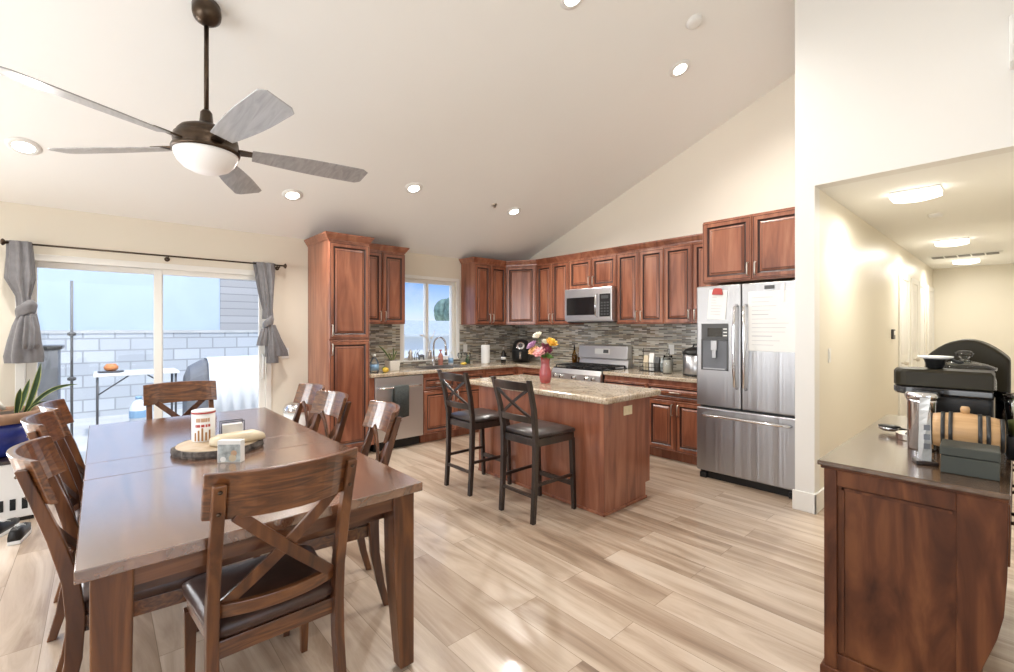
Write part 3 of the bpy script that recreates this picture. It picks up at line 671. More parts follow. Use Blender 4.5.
cabinet('wall_cabinet', 'two-door cherry wall cabinet right of the kitchen window', 'cabinet', (XAU, 3.95, UZ), A90, 0.60, UH, XAU - XW - WG,
        doors=[(0, 0, 0.30, UH - 0.02, 'rb'), (0.30, 0, 0.60, UH - 0.02, 'lb')], crown_path=[(0, 0.30), (0, 0), (0.60, 0)])
# corner wall cabinet: diagonal front
cc = thing('corner_wall_cabinet', 'diagonal cherry corner wall cabinet with one wide door', 'cabinet', (XAU, 4.552, UZ), 0)
pts = [(0, 0), (0.413, 0.248), (0.413, 0.56), (-0.302, 0.56), (-0.302, 0)]
m = MB(); m.prism(pts, 0, UH, 'z'); m.build('carcass', 'cherry', cc, bevel=0.002, seg=1)
dl = math.hypot(0.413, 0.248); ang = math.atan2(0.248, 0.413)
panel_door(dl - 0.03, UH - 0.02).build('door', ['cherry', 'glaze'], cc, loc=(0.0125, 0.008, 0), rot=(0, 0, ang))
crown(cc, [(0, 0), (0.413, 0.248)], UH - 0.004)
cabinet('wall_cabinet', 'narrow two-door cherry wall cabinet left of the microwave', 'cabinet', (-4.705, YBU, UZ), 0, 0.62, UH, YB - YBU - 0.01,
        doors=[(0, 0, 0.31, UH - 0.02, 'rb'), (0.31, 0, 0.62, UH - 0.02, 'lb')], crown_path=[(0, 0), (0.62, 0)])
cabinet('wall_cabinet', 'short two-door cherry wall cabinet above the microwave', 'cabinet', (-4.083, YBU, 1.925), 0, 0.77, UZ + UH - 1.925, YB - YBU - 0.01,
        doors=[(0, 0, 0.385, UZ + UH - 1.945, 'rb'), (0.385, 0, 0.77, UZ + UH - 1.945, 'lb')], crown_path=[(0, 0), (0.77, 0)])
cabinet('wall_cabinet', 'tall-doored cherry wall cabinet just right of the microwave', 'cabinet', (-3.311, YBU, UZ), 0, 0.634, UH, YB - YBU - 0.01,
        doors=[(0, 0, 0.317, UH - 0.02, 'rb'), (0.317, 0, 0.634, UH - 0.02, 'lb')], crown_path=[(0, 0), (0.634, 0)])
cabinet('wall_cabinet', 'cherry wall cabinet beside the cabinet over the refrigerator', 'cabinet', (-2.675, YBU, UZ), 0, 0.625, UH, YB - YBU - 0.01,
        doors=[(0, 0, 0.335, UH - 0.02, 'rb'), (0.335, 0, 0.625, UH - 0.02, 'lb')], crown_path=[(0, 0), (0.625, 0)])
cabinet('refrigerator_top_cabinet', 'deep two-door cherry cabinet above the refrigerator', 'cabinet', (-2.045, 4.40, 1.835), 0, 0.893, 0.60, YB - 4.40 - 0.01,
        doors=[(0, 0.01, 0.452, 0.585, 'rb'), (0.452, 0.01, 0.893, 0.585, 'lb')])
# base cabinets
CB = 0.848     # underside of the counters
cabinet('sink_base_cabinet', 'cherry base cabinet under the sink beside the dishwasher', 'cabinet', (XAF, 2.925, 0), A90, 0.92, CB, 0.60,
        doors=[(0, 0.11, 0.46, 0.64, 'rt'), (0.46, 0.11, 0.92, 0.64, 'lt')], drawers=[(0, 0.65, 0.46, 0.80), (0.46, 0.65, 0.92, 0.80)], toe=0.10)
cb = thing('corner_base_cabinet', 'cherry corner base cabinet under the air fryer counter', 'cabinet', (XAF, 3.85, 0), 0)
m = MB(); m.prism([(0, 0), (0, 0.655), (0.10, 0.655), (0.10, 1.25), (-0.60, 1.25), (-0.60, 0)], 0.10, CB, 'z'); m.build('carcass', 'cherry', cb)
m = MB(); m.prism([(-0.06, 0.002), (-0.06, 0.71), (0.10, 0.71), (0.10, 1.25), (-0.60, 1.25), (-0.60, 0.002)], 0, 0.1, 'z'); m.build('toe_kick', 'cherry', cb)
o = panel_door(0.55, 0.69).build('door', ['cherry', 'glaze'], cb, loc=(0, 0.05, 0.11), rot=(0, 0, A90))
cabinet('drawer_base_cabinet', 'narrow cherry base cabinet left of the gas range', 'cabinet', (-4.695, YBF, 0), 0, 0.605, CB, 0.59,
        doors=[(0, 0.11, 0.605, 0.64, 'rt')], drawers=[(0, 0.65, 0.605, 0.80)], toe=0.10)
cabinet('drawer_base_cabinet', 'cherry base cabinet just right of the gas range', 'cabinet', (-3.285, YBF, 0), 0, 0.578, CB, 0.59,
        doors=[(0, 0.11, 0.578, 0.64, 'rt')], drawers=[(0, 0.65, 0.578, 0.80)], toe=0.10)
cabinet('drawer_base_cabinet', 'two-door cherry base cabinet with drawer beside the refrigerator', 'cabinet', (-2.705, YBF, 0), 0, 0.655, CB, 0.59,
        doors=[(0, 0.11, 0.327, 0.64, 'rt'), (0.327, 0.11, 0.655, 0.64, 'lt')], drawers=[(0, 0.65, 0.655, 0.80)], toe=0.10)
# counters
CT = 0.89
xs, ys = [XW + 0.010, -5.28, -4.90, -4.765, -4.088], [2.242, 3.06, 3.72, 4.465, YB - 0.010]
m = MB()
for i in range(4):
    for j in range(4):
        if (i == 1 and j == 1) or (i == 3 and j < 3): continue
        m.box(xs[i], ys[j], CB + 0.002, xs[i + 1], ys[j + 1], CT)
bmesh.ops.remove_doubles(m.bm, verts=m.bm.verts, dist=1e-5)
def kill_inner(bm):
    d = {}
    for f in bm.faces: d.setdefault(tuple(sorted(round(c, 4) for v in f.verts for c in v.co)), []).append(f)
    bmesh.ops.delete(bm, geom=[x for k in d.values() if len(k) > 1 for x in k], context='FACES')
kill_inner(m.bm)
tag(m.build('granite_countertop', 'granite', bevel=0.008), 'L-shaped granite countertop around the sink and corner', 'countertop')
m = MB(); m.box(-3.285, 4.465, CB + 0.002, -2.05, YB - 0.01, CT)
tag(m.build('granite_countertop', 'granite', bevel=0.008), 'straight granite countertop between the range and refrigerator', 'countertop')
sk = thing('kitchen_sink', 'stainless sink basin set in the counter under the window', 'sink', (-5.09, 3.39, CT))
m = MB()
rr = [(0.185, 0.325, 0.003), (0.17, 0.31, 0.002), (0.168, 0.308, -0.02), (0.16, 0.30, -0.19), (0.05, 0.06, -0.20), (0.02, 0.02, -0.20)]
rings = [[(-a, -b_, z), (a, -b_, z), (a, b_, z), (-a, b_, z)] for a, b_, z in rr]
m.loft(rings, caps=False); o = m.build('basin', 'steel', sk); q = o.modifiers.new('s', 'SOLIDIFY'); q.thickness = 0.003
m = MB(); m.lathe([(0.04, -0.197), (0.04, -0.193), (0.02, -0.195)], n=20); m.build('drain', 'chrome', sk)
fc = thing('kitchen_faucet', 'tall arched chrome faucet behind the sink', 'faucet', (-5.335, 3.42, CT))
m = MB(); m.lathe([(0.03, 0), (0.03, 0.012), (0.02, 0.03), (0.018, 0.09)], n=20); m.build('base', 'chrome', fc)
arc = [(0, 0, 0.05), (0, 0, 0.28)] + [(0.10 - 0.10 * math.cos(a), 0.03 * (1 - math.cos(a)), 0.28 + 0.11 * math.sin(a)) for a in [math.pi * i / 12 for i in range(1, 13)]] + [(0.205, 0.062, 0.22)]
m = MB(); m.tube(arc, 0.0125, 12); m.build('spout', 'chrome', fc)
m = MB(); m.tube([(0.205, 0.062, 0.24), (0.207, 0.063, 0.15)], 0.018, 12); m.build('spray_head', 'chrome', fc)
m = MB(); m.tube([(0, 0.02, 0.07), (0.01, 0.06, 0.09), (0.03, 0.09, 0.10)], 0.006, 8); m.build('lever', 'chrome', fc)

# dishwasher
dw = thing('dishwasher', 'stainless steel dishwasher next to the pantry cabinet', 'dishwasher', (XAF, 2.295, 0), A90)
m = MB(); m.box(0.005, 0.02, 0.1, 0.62, 0.58, 0.84); m.build('tub', 'darkgrey', dw)
m = MB(); m.box(0.005, -0.025, 0.115, 0.62, 0.02, 0.84); m.build('door', 'steel_soft', dw, bevel=0.006)
m = MB(); m.tube([(0.04, -0.02, 0.725), (0.055, -0.06, 0.727), (0.10, -0.072, 0.728), (0.31, -0.078, 0.728), (0.52, -0.072, 0.728), (0.565, -0.06, 0.727), (0.58, -0.02, 0.725)], 0.013, 12); m.build('handle', 'chrome', dw)
m = MB(); m.box(0.02, 0.05, 0.0, 0.605, 0.5, 0.1); m.build('toe_kick', 'black', dw)
# towel over the dishwasher handle
m = MB()
rings = []
for i in range(13):
    u = i / 12; y = 0.005 * math.sin(u * 14)
    x = 0.205 + 0.185 * u
    rings.append([(x, -0.030 - 0 * y, 0.45), (x, -0.032, 0.60), (x, -0.058, 0.735), (x, -0.078, 0.7455), (x, -0.094, 0.735), (x, -0.098 + y, 0.60), (x, -0.097 + 1.5 * y, 0.38 + 0.006 * math.sin(u * 9))])
m.loft(rings, closed=False)
o = m.build('dish_towel', 'towel', loc=(XAF, 2.295, 0), rot=(0, 0, A90), smooth=True); q = o.modifiers.new('s', 'SOLIDIFY'); q.thickness = 0.006
tag(o, 'charcoal towel hanging over the dishwasher handle', 'towel')

# gas range
rg = thing('gas_range', 'stainless gas range with black grates below the microwave', 'range', (-4.083, 4.45, 0))
RW = 0.79
m = MB(); m.box(0.004, 0.03, 0.08, RW - 0.004, 0.64, 0.885); m.build('body', 'darkgrey', rg)
m = MB(); m.prism([(-0.02, 0.74), (-0.02, 0.83), (0.012, 0.886), (0.05, 0.886), (0.05, 0.74)], 0.004, RW - 0.004, 'x'); m.build('knob_panel', 'steel_h', rg, bevel=0.004)
m = MB(); m.box(0.01, -0.005, 0.22, RW - 0.01, 0.04, 0.735); od = m.build('oven_door', 'steel_h', rg, bevel=0.008)
m = MB(); m.box(0.12, -0.008, 0.32, RW - 0.12, 0.0, 0.62); m.build('oven_window', 'black_gloss', od)
m = MB(); m.tube([(0.06, 0.0, 0.69), (0.06, -0.05, 0.69), (RW - 0.06, -0.05, 0.69), (RW - 0.06, 0, 0.69)], 0.012); m.build('handle', 'chrome', od)
m = MB(); m.box(0.01, 0.0, 0.09, RW - 0.01, 0.04, 0.21); m.build('warming_drawer', 'steel_h', rg, bevel=0.006)
for k, x in enumerate((0.09, 0.19, 0.39, 0.59, 0.69)):
    m = MB(); m.lathe([(0.028, -0.002), (0.028, -0.010), (0.022, -0.014), (0.019, -0.04), (0.001, -0.041)], (x, -0.021, 0.79), 20, 'y'); kb = m.build('knob', 'chrome', rg)
    m = MB(); m.box(x - 0.004, -0.066, 0.772, x + 0.004, -0.058, 0.808); m.build('pointer', 'black', kb)
m = MB(); m.box(0.006, 0.02, 0.886, RW - 0.006, 0.56, 0.897); m.build('cooktop', 'black_gloss', rg, bevel=0.003)
for g in range(3):
    m = MB(); x0 = 0.03 + g * 0.245; x1 = x0 + 0.235
    z = 0.925
    for a, c in (((x0, 0.05, z), (x1, 0.05, z)), ((x0, 0.53, z), (x1, 0.53, z)), ((x0, 0.05, z), (x0, 0.53, z)), ((x1, 0.05, z), (x1, 0.53, z)), ((x0, 0.29, z), (x1, 0.29, z)), (((x0 + x1) / 2, 0.05, z), ((x0 + x1) / 2, 0.53, z))):
        m.bar(a, c, 0.012, 0.014, (0, 0, 1))
    for x in (x0, x1):
        for y in (0.05, 0.29, 0.53): m.bar((x, y, 0.897), (x, y, z), 0.012, 0.012, (1, 0, 0))
    m.build('grate', 'grate', rg)
for x, y in ((0.15, 0.16), (0.15, 0.42), (0.39, 0.29), (0.64, 0.16), (0.64, 0.42)):
    m = MB(); m.lathe([(0.045, 0.897), (0.045, 0.905), (0.035, 0.91), (0.03, 0.916), (0.001, 0.917)], (x, y, 0), 18); m.build('burner', 'grate', rg)
m = MB(); m.prism([(0.545, 0.89), (0.57, 1.00), (0.655, 1.00), (0.655, 0.89)], 0.0, RW, 'x'); m.build('backguard_base', 'steel_h', rg, bevel=0.004)
m = MB(); m.prism([(0.535, 1.0), (0.555, 1.17), (0.575, 1.18), (0.655, 1.18), (0.655, 1.0)], 0.0, RW, 'x'); bg = m.build('backguard', 'steel_h', rg, bevel=0.006)
m = MB(); m.prism([(0.5395, 1.06), (0.5465, 1.13), (0.551, 1.13), (0.545, 1.06)], 0.28, 0.52, 'x'); ds = m.build('display', 'white', bg)
m = MB(); m.prism([(0.5375, 1.075), (0.5435, 1.12), (0.549, 1.12), (0.543, 1.075)], 0.42, 0.50, 'x'); m.build('clock_screen', 'darkgrey', ds)

# microwave
mw = thing('microwave', 'stainless over-range microwave under the short wall cabinet', 'microwave', (-4.078, 4.71, 1.49))
MWW, MH = 0.76, 0.43
m = MB(); m.box(0, 0.02, 0, MWW, 0.395, MH); m.build('body', 'steel_h', mw)
m = MB(); m.box(0, -0.015, 0.012, MWW, 0.02, MH); md = m.build('front_panel', 'steel_h', mw, bevel=0.005)
m = MB(); m.box(0.035, -0.018, 0.085, 0.50, -0.012, 0.315); m.build('window', 'black_gloss', md)
m = MB(); m.box(0.575, -0.018, 0.06, 0.735, -0.012, 0.345); kp = m.build('keypad', 'black', md)
for i in range(3):
    for j in range(5):
        m = MB(); m.box(0.595 + i * 0.045, -0.0195, 0.08 + j * 0.036, 0.625 + i * 0.045, -0.0178, 0.10 + j * 0.036); m.build('key', 'darkgrey', kp)
m = MB(); m.box(0.60, -0.0195, 0.285, 0.71, -0.0178, 0.325); m.build('display', 'darkgrey', kp)
m = MB(); m.tube([(0.535, -0.012, 0.06), (0.535, -0.045, 0.075), (0.535, -0.055, 0.20), (0.535, -0.045, 0.33), (0.535, -0.012, 0.345)], 0.011); m.build('handle', 'chrome', mw)
m = MB(); m.box(0.02, 0.02, -0.012, MWW - 0.02, 0.35, 0.0); m.build('vent_bottom', 'black', mw)

# refrigerator
rf = thing('refrigerator', 'stainless french-door refrigerator next to the hallway wall', 'refrigerator', (-2.03, 4.23, 0))
FW = 0.865
m = MB(); m.box(0.005, 0.07, 0.03, FW - 0.005, 0.80, 1.78); m.build('body', 'darkgrey', rf, bevel=0.004)
def fdoor(x0, x1, z0, z1, name='door'):
    n = 10; rings = []
    for i in range(n + 1):
        u = i / n; x = x0 + (x1 - x0) * u; bul = 0.0
        rings.append((x, bul))
    m = MB(); m.box(x0, 0.0, z0, x1, 0.065, z1); return m.build(name, 'steel', rf, bevel=0.012, seg=3)
ld = fdoor(0, 0.4025, 0.682, 1.795); rd = fdoor(0.4075, FW, 0.682, 1.795); fz = fdoor(0, FW, 0.07, 0.664, 'freezer_drawer')
def fridge_handle(x, par, s):
    m = MB(); pts = [(x, 0.0, 0.865), (x, -0.05, 0.885), (x + s * 0.004, -0.058, 1.05), (x + s * 0.006, -0.062, 1.235), (x + s * 0.004, -0.058, 1.42), (x, -0.05, 1.585), (x, 0.0, 1.605)]
    m.tube(pts, 0.0135, 12); return m.build('handle', 'chrome', par)
fridge_handle(0.368, ld, -1); fridge_handle(0.445, rd, 1)
m = MB(); m.tube([(0.07, 0, 0.595), (0.08, -0.05, 0.597), (0.25, -0.06, 0.60), (FW / 2, -0.062, 0.60), (FW - 0.25, -0.06, 0.60), (FW - 0.08, -0.05, 0.597), (FW - 0.07, 0, 0.595)], 0.0135, 12); m.build('handle', 'chrome', fz)
dp = MB(); dp.box(0.05, -0.006, 1.30, 0.295, 0.002, 1.445); dpo = dp.build('dispenser_panel', 'darkgrey', ld, bevel=0.002)
m = MB(); m.box(0.11, -0.0085, 1.325, 0.24, -0.005, 1.405); m.build('display', 'black_gloss', dpo)
for k in range(3): m = MB(); m.box(0.252, -0.008, 1.33 + 0.03 * k, 0.285, -0.005, 1.34 + 0.03 * k); m.build('button', 'paper', dpo)
# recess framed in grey: side cheeks, back, sloped tray
m = MB()
m.box(0.05, -0.010, 1.015, 0.062, 0.0, 1.30); m.box(0.283, -0.010, 1.015, 0.295, 0.0, 1.30); m.box(0.05, -0.010, 1.288, 0.295, 0.0, 1.30); m.box(0.05, -0.010, 1.015, 0.295, 0.0, 1.025)
m.build('dispenser_frame', 'darkgrey', ld)
m = MB(); m.box(0.062, -0.003, 1.025, 0.283, 0.0, 1.288); m.build('dispenser_recess', 'cover', ld)
m = MB(); m.box(0.145, -0.022, 1.20, 0.20, -0.002, 1.288); m.box(0.155, -0.020, 1.13, 0.19, -0.006, 1.20); m.build('dispenser_spout', 'steel', ld, bevel=0.003)
m = MB(); m.box(0.07, -0.016, 1.025, 0.275, -0.003, 1.035); m.build('drip_tray', 'steel', ld)
m = MB(); m.box(0.03, 0.04, 0.0, FW - 0.03, 0.7, 0.065); m.build('toe_grille', 'black', rf)
for x in (0.06, FW - 0.06): m = MB(); m.box(x - 0.03, 0.005, 0.0, x + 0.03, 0.06, 0.05); m.build('foot', 'black', rf, bevel=0.004)
# notes on the refrigerator
wb = thing('magnetic_notice_sheet', 'large white notice sheet on the right refrigerator door', 'notice', (-1.565, 4.229, 1.205))
m = MB(); m.box(0, -0.004, 0, 0.37, 0, 0.515); m.build('sheet', 'paper', wb, bevel=0.01)
rnd = random.Random(4)
for k in range(12):
    z = 0.46 - 0.037 * k
    m = MB(); m.box(0.03, -0.0052, z, 0.03 + 0.12 + 0.18 * rnd.random(), -0.0038, z + 0.003 + 0.003 * (k % 5 == 4)); m.build('writing_line', 'ink', wb)
m = MB(); m.box(0, -0.01, 0, 0.075, 0, 0.032)
tag(m.build('fridge_magnet', 'darkgrey', loc=(-1.435, 4.229, 1.735), bevel=0.003), 'small dark grey magnet above the white notice sheet', 'magnet')
m = MB(); m.box(0, -0.008, 0, 0.022, 0, 0.16)
tag(m.build('marker_pen', 'white', loc=(-1.30, 4.229, 1.62), bevel=0.004), 'white marker clipped over the notice sheet', 'marker')
np_ = thing('shopping_list', 'white shopping list under a red clip on the left refrigerator door', 'note', (-1.925, 4.229, 1.49)); np_.rotation_euler = (0, R(4), 0)
m = MB(); m.box(0, -0.004, 0, 0.165, 0, 0.27); m.build('sheet', 'paper', np_)
m = MB(); m.prism([(0.03, 0.225), (0.13, 0.225), (0.12, 0.275), (0.105, 0.285), (0.055, 0.285), (0.04, 0.275)], -0.016, -0.004); m.build('clip', 'red', np_, bevel=0.003)
for k in range(7): m = MB(); m.box(0.025, -0.0052, 0.20 - 0.026 * k, 0.06 + 0.07 * rnd.random(), -0.0038, 0.2035 - 0.026 * k); m.build('writing_line', 'ink', np_)

# island
isl = thing('kitchen_island', 'cherry kitchen island with overhanging beige granite top', 'island', (-2.05, 2.80, 0))
m = MB(); m.box(-1.50, 0.02, 0.0, -0.02, 0.57, 0.835); m.build('core', 'cherry', isl)
m = MB(); m.box(-1.50, 0.0, 0.0, -0.035, 0.02, 0.835); m.build('front_panel', 'cherry', isl)
m = MB(); m.prism([(0.0, 0.0), (0.57, 0.0), (0.57, 0.13), (0.635, 0.13), (0.635, 0.835), (0.0, 0.835)], -0.02, 0.0, 'x'); m.build('end_panel', 'cherry', isl)
m = MB(); m.box(-0.035, -0.004, 0, 0.003, 0.016, 0.835); m.build('corner_post', 'cherry', isl, bevel=0.003)
m = MB(); m.box(-1.50, -0.012, 0, 0.012, 0.0, 0.022); m.box(0.0, -0.012, 0, 0.012, 0.58, 0.022); m.build('shoe_moulding', 'cherry', isl, bevel=0.004)
m = MB(); m.box(-1.50, 0.57, 0.13, -0.02, 0.635, 0.835); m.build('door_front', 'cherry', isl)
m = MB(); m.box(-1.66, -0.035, 0.838, 0.05, 0.74, 0.888); m.build('granite_top', 'granite', isl, bevel=0.016, seg=3)
ot = MB(); ot.box(0, -0.037, -0.058, 0.006, 0.037, 0.058)
def outlet(label, loc, rz, matn='almond', rock=False):
    """plate facing local +x"""
    t = thing('wall_switch' if rock else 'power_outlet', label, 'light switch' if rock else 'outlet', loc, rz)
    m = MB(); m.box(0, -0.036, -0.058, 0.006, 0.036, 0.058); m.build('cover_plate', matn, t, bevel=0.003)
    if rock: m = MB(); m.box(0.005, -0.016, -0.032, 0.010, 0.016, 0.032); m.build('rocker', 'white', t, bevel=0.002)
    else:
        for z in (-0.022, 0.022): m = MB(); m.box(0.005, -0.015, z - 0.014, 0.008, 0.015, z + 0.014); m.build('socket', matn, t, bevel=0.003)
    return t
ob = outlet('almond outlet plate on the island end panel', (-2.05, 3.11, 0.755), 0); ob.rotation_euler = (R(90), 0, 0)
outlet('white outlet plate on the tile right of the window', (XW + 0.008, 4.02, 1.11), 0, 'white')
outlet('white outlet plate on the tile behind the steel cooker', (-2.76, YB - 0.008, 1.15), R(-90), 'white')
outlet('white double switch plate on the wall beside the right curtain', (XW, 1.545, 1.125), 0, 'white', True)
outlet('white switch plate low on the hallway wall near its corner', (-1.02, 4.43, 1.18), 0, 'white', True)
tm = thing('thermostat', 'small grey thermostat on the hallway wall before the doors', 'thermostat', (-1.02, 7.23, 1.33))
m = MB(); m.box(0, -0.06, -0.06, 0.025, 0.06, 0.06); m.build('case', 'darkgrey', tm, bevel=0.006)
m = MB(); m.box(0.024, -0.04, -0.01, 0.027, 0.04, 0.04); m.build('screen', 'white', tm)
acu = thing('air_conditioner', 'white wall air conditioner above the hallway opening', 'air conditioner', (-0.03, YP, 2.92))
m = MB(); m.prism([(0, 0.05), (0, 0.27), (-0.16, 0.27), (-0.20, 0.22), (-0.20, 0.08), (-0.15, 0.0), (-0.02, 0.0)], 0, 0.80, 'x'); m.build('case', 'white', acu, bevel=0.012)
m = MB(); m.box(0.03, -0.19, 0.012, 0.77, -0.12, 0.03); m.build('louver', 'trim', acu)

# ------------------------------------------------------------------ dining table
TX0, TX1, TY0, TY1, TZ = -4.08, -1.65, -0.05, 1.005, 0.76
tb = thing('dining_table', 'long dark walnut dining table with thick square legs', 'table', ((TX0 + TX1) / 2, (TY0 + TY1) / 2, 0))
hx, hy = (TX1 - TX0) / 2, (TY1 - TY0) / 2
seam = -2.615 - (TX0 + TX1) / 2
for a, c in ((-hx, seam - 0.31), (seam - 0.3085, seam - 0.0007), (seam + 0.0007, hx)):
    m = MB(); m.box(a, -hy, TZ - 0.036, c, hy, TZ); m.build('tabletop_leaf', 'walnut_x', tb, bevel=0.003)
m = MB(); m.box(-hx + 0.06, -hy + 0.05, TZ - 0.094, hx - 0.05, -hy + 0.075, TZ - 0.036); m.build('apron', 'walnut_x', tb)
m = MB(); m.box(-hx + 0.06, hy - 0.075, TZ - 0.094, hx - 0.05, hy - 0.05, TZ - 0.036); m.build('apron', 'walnut_x', tb)
m = MB(); m.box(hx - 0.055, -hy + 0.05, TZ - 0.094, hx - 0.03, hy - 0.05, TZ - 0.036); m.build('apron', 'walnut_y', tb)
m = MB(); m.box(-hx + 0.03, -hy + 0.05, TZ - 0.094, -hx + 0.055, hy - 0.05, TZ - 0.036); m.build('apron', 'walnut_y', tb)
for y in (-0.22, 0.22): m = MB(); m.box(-hx + 0.08, y - 0.02, TZ - 0.075, hx - 0.10, y + 0.02, TZ - 0.037); m.build('slide_rail', 'espresso', tb)
m = MB(); m.box(hx - 0.16, -hy + 0.06, TZ - 0.16, hx - 0.13, hy - 0.06, TZ - 0.125); m.build('cross_rail', 'walnut_y', tb)
for sx in (-1, 1):
    for sy in (-1, 1):
        m = MB(); ox, oy = sx * (hx - 0.018), sy * (hy - 0.03)
        def sq(w, z): return [(ox, oy, z), (ox - sx * w, oy, z), (ox - sx * w, oy - sy * w, z), (ox, oy - sy * w, z)]
        m.loft([sq(0.062, 0.012), sq(0.090, 0.42), sq(0.094, TZ - 0.036)])
        lg = m.build('leg', 'walnut', tb, bevel=0.005)
        m = MB(); m.lathe([(0.02, 0), (0.02, 0.012)], (ox - sx * 0.04, oy - sy * 0.03, 0), 14); m.build('glide', 'nickel', lg)

# ------------------------------------------------------------------ dining chairs (front toward local +y)
def post_section(path, x0, x1):
    """side profile (y, z, thickness) as a plank between x0 and x1; x may lean with z via tuples"""
    rings = []
    for y, z, t in path: rings.append([(x0, y - t / 2, z), (x1, y - t / 2, z), (x1, y + t / 2, z), (x0, y + t / 2, z)])
    return rings
def arc_rail(half, y_end, sag, z0, z1, t, lean=0.0, n=14, rise=0.0):
    rings = []
    for i in range(n + 1):
        u = -1 + 2 * i / n; x = half * u; y = y_end - sag * (1 - u * u)
        zt = z1 + rise * (1 - u * u)
        rings.append([(x, y - t / 2, z0), (x, y + t / 2, z0), (x, y + t / 2 - lean, zt), (x, y - t / 2 - lean, zt)])
    return rings
def make_dining_chair():
    t = thing('dining_chair', 'chair', 'chair')
    # seat
    def ring(s, z, inset=0.0):
        w0, w1, yb, yf = 0.195 - inset, 0.232 - inset, -0.205 + inset, 0.203 - inset
        out = []
        cs = [(-w0, yb), (w0, yb), (w1, yf), (-w1, yf)]
        for i, (x, y) in enumerate(cs):
            px, py = cs[i - 1]; nx, ny = cs[(i + 1) % 4]
            r = 0.05
            for k in range(5):
                f = k / 4; a = Vector((px - x, py - y)).normalized() * r; c = Vector((nx - x, ny - y)).normalized() * r
                p = Vector((x, y)) + a * (1 - f) ** 2 + c * f ** 2
                out.append((p.x, p.y, z))
        return out
    m = MB(); m.loft([ring(1, 0.412, 0.012), ring(1, 0.425, 0.0), ring(1, 0.452, -0.004), ring(1, 0.470, 0.02), ring(1, 0.482, 0.07), ring(1, 0.486, 0.14)], smooth=True); m.build('seat_cushion', 'leather_brown', t)
    m = MB(); m.loft([[(-0.182, -0.2, 0.355), (0.182, -0.2, 0.355), (0.215, 0.19, 0.355), (-0.215, 0.19, 0.355)], [(-0.182, -0.2, 0.412), (0.182, -0.2, 0.412), (0.215, 0.19, 0.412), (-0.215, 0.19, 0.412)]]); m.build('seat_frame', 'walnut_rail', t, bevel=0.003)
    for s in (-1, 1):
        xa, xb = sorted((s * 0.179, s * 0.214))
        path = [(-0.270, 0.0, 0.032), (-0.238, 0.12, 0.038), (-0.210, 0.28, 0.046), (-0.204, 0.42, 0.05), (-0.216, 0.55, 0.046), (-0.254, 0.70, 0.04), (-0.298, 0.84, 0.034), (-0.332, 0.945, 0.03)]
        m = MB(); m.loft(post_section(path, xa, xb)); pst = m.build('rear_leg', 'walnut', t, bevel=0.004)
        for z, y in ((0.855, -0.3195), (0.925, -0.3415)):
            m = MB(); m.lathe([(0.006, 0.003), (0.006, -0.003), (0.003, -0.006), (0.0005, -0.006)], (s * 0.1965, y, z), 10, 'y'); m.build('bolt', 'bronze', pst)
        m = MB(); c = s * 0.205
        m.loft([[(c - 0.013, 0.177, 0), (c + 0.013, 0.177, 0), (c + 0.013, 0.203, 0), (c - 0.013, 0.203, 0)], [(c - 0.02, 0.155, 0.36), (c + 0.02, 0.155, 0.36), (c + 0.02, 0.195, 0.36), (c - 0.02, 0.195, 0.36)]]); m.build('front_leg', 'walnut', t, bevel=0.003)
    m = MB(); m.loft(arc_rail(0.232, -0.252, 0.075, 0.826, 0.976, 0.022, 0.046, rise=0.004), smooth=False); m.build('top_rail', 'walnut_rail', t, bevel=0.004, smooth=False)
    m = MB(); m.loft(arc_rail(0.182, -0.198, 0.04, 0.49, 0.535, 0.022, 0.006)); m.build('lower_rail', 'walnut_rail', t, bevel=0.003)
    for s in (-1, 1):
        off = 0.0065 * s
        n = 8; rings = []
        for i in range(n + 1):
            u = i / n; x = s * (-0.165 + 0.315 * u); z = 0.527 + 0.31 * u
            y_lo = -0.204 - 0.04 * (1 - (x / 0.182) ** 2); y_hi = -0.255 - 0.075 * (1 - (x / 0.232) ** 2); yb = y_lo + (y_hi - y_lo) * u ** 1.3 + off
            d = Vector((s * 0.315, 0, 0.31)).normalized(); w = Vector((d.z, 0, -d.x)) * 0.019
            rings.append([(x + w.x, yb - 0.0065, z + w.z), (x - w.x, yb - 0.0065, z - w.z), (x - w.x, yb + 0.0065, z - w.z), (x + w.x, yb + 0.0065, z + w.z)])
        m = MB(); m.loft(rings); m.build('cross_slat', 'walnut', t, bevel=0.002)
    return t
CHAIRS = [(-1.875, 0.457, 90, 'walnut cross-back dining chair at the near head of the table, back fully in view'),
          (-4.05, 0.475, -90, 'cross-back dining chair at the far head of the table, before the glass door'),
          (-2.385, 0.865, 168, 'nearest of the three cross-back chairs along the kitchen side of the table'),
          (-2.96, 0.82, 180, 'middle one of the three dining chairs on the kitchen side of the table'),
          (-3.49, 0.87, 180, 'dining chair on the kitchen side of the table, farthest, nearest the pantry wall'),
          (-2.325, 0.145, 0, 'nearest cross-back chair on the plant side of the table'),
          (-3.09, 0.11, 0, 'middle cross-back chair on the plant side of the table'),
          (-3.615, 0.13, 0, 'farthest cross-back chair on the plant side, before the potted snake plant')]
ch0 = make_dining_chair()
for i, (x, y, a, lb) in enumerate(CHAIRS):
    c = ch0 if i == 0 else copy_tree(ch0)
    c.location = (x, y, 0); c.rotation_euler = (0, 0, R(a)); c['label'] = lb; c['group'] = 'cross-back chairs around the dining table'

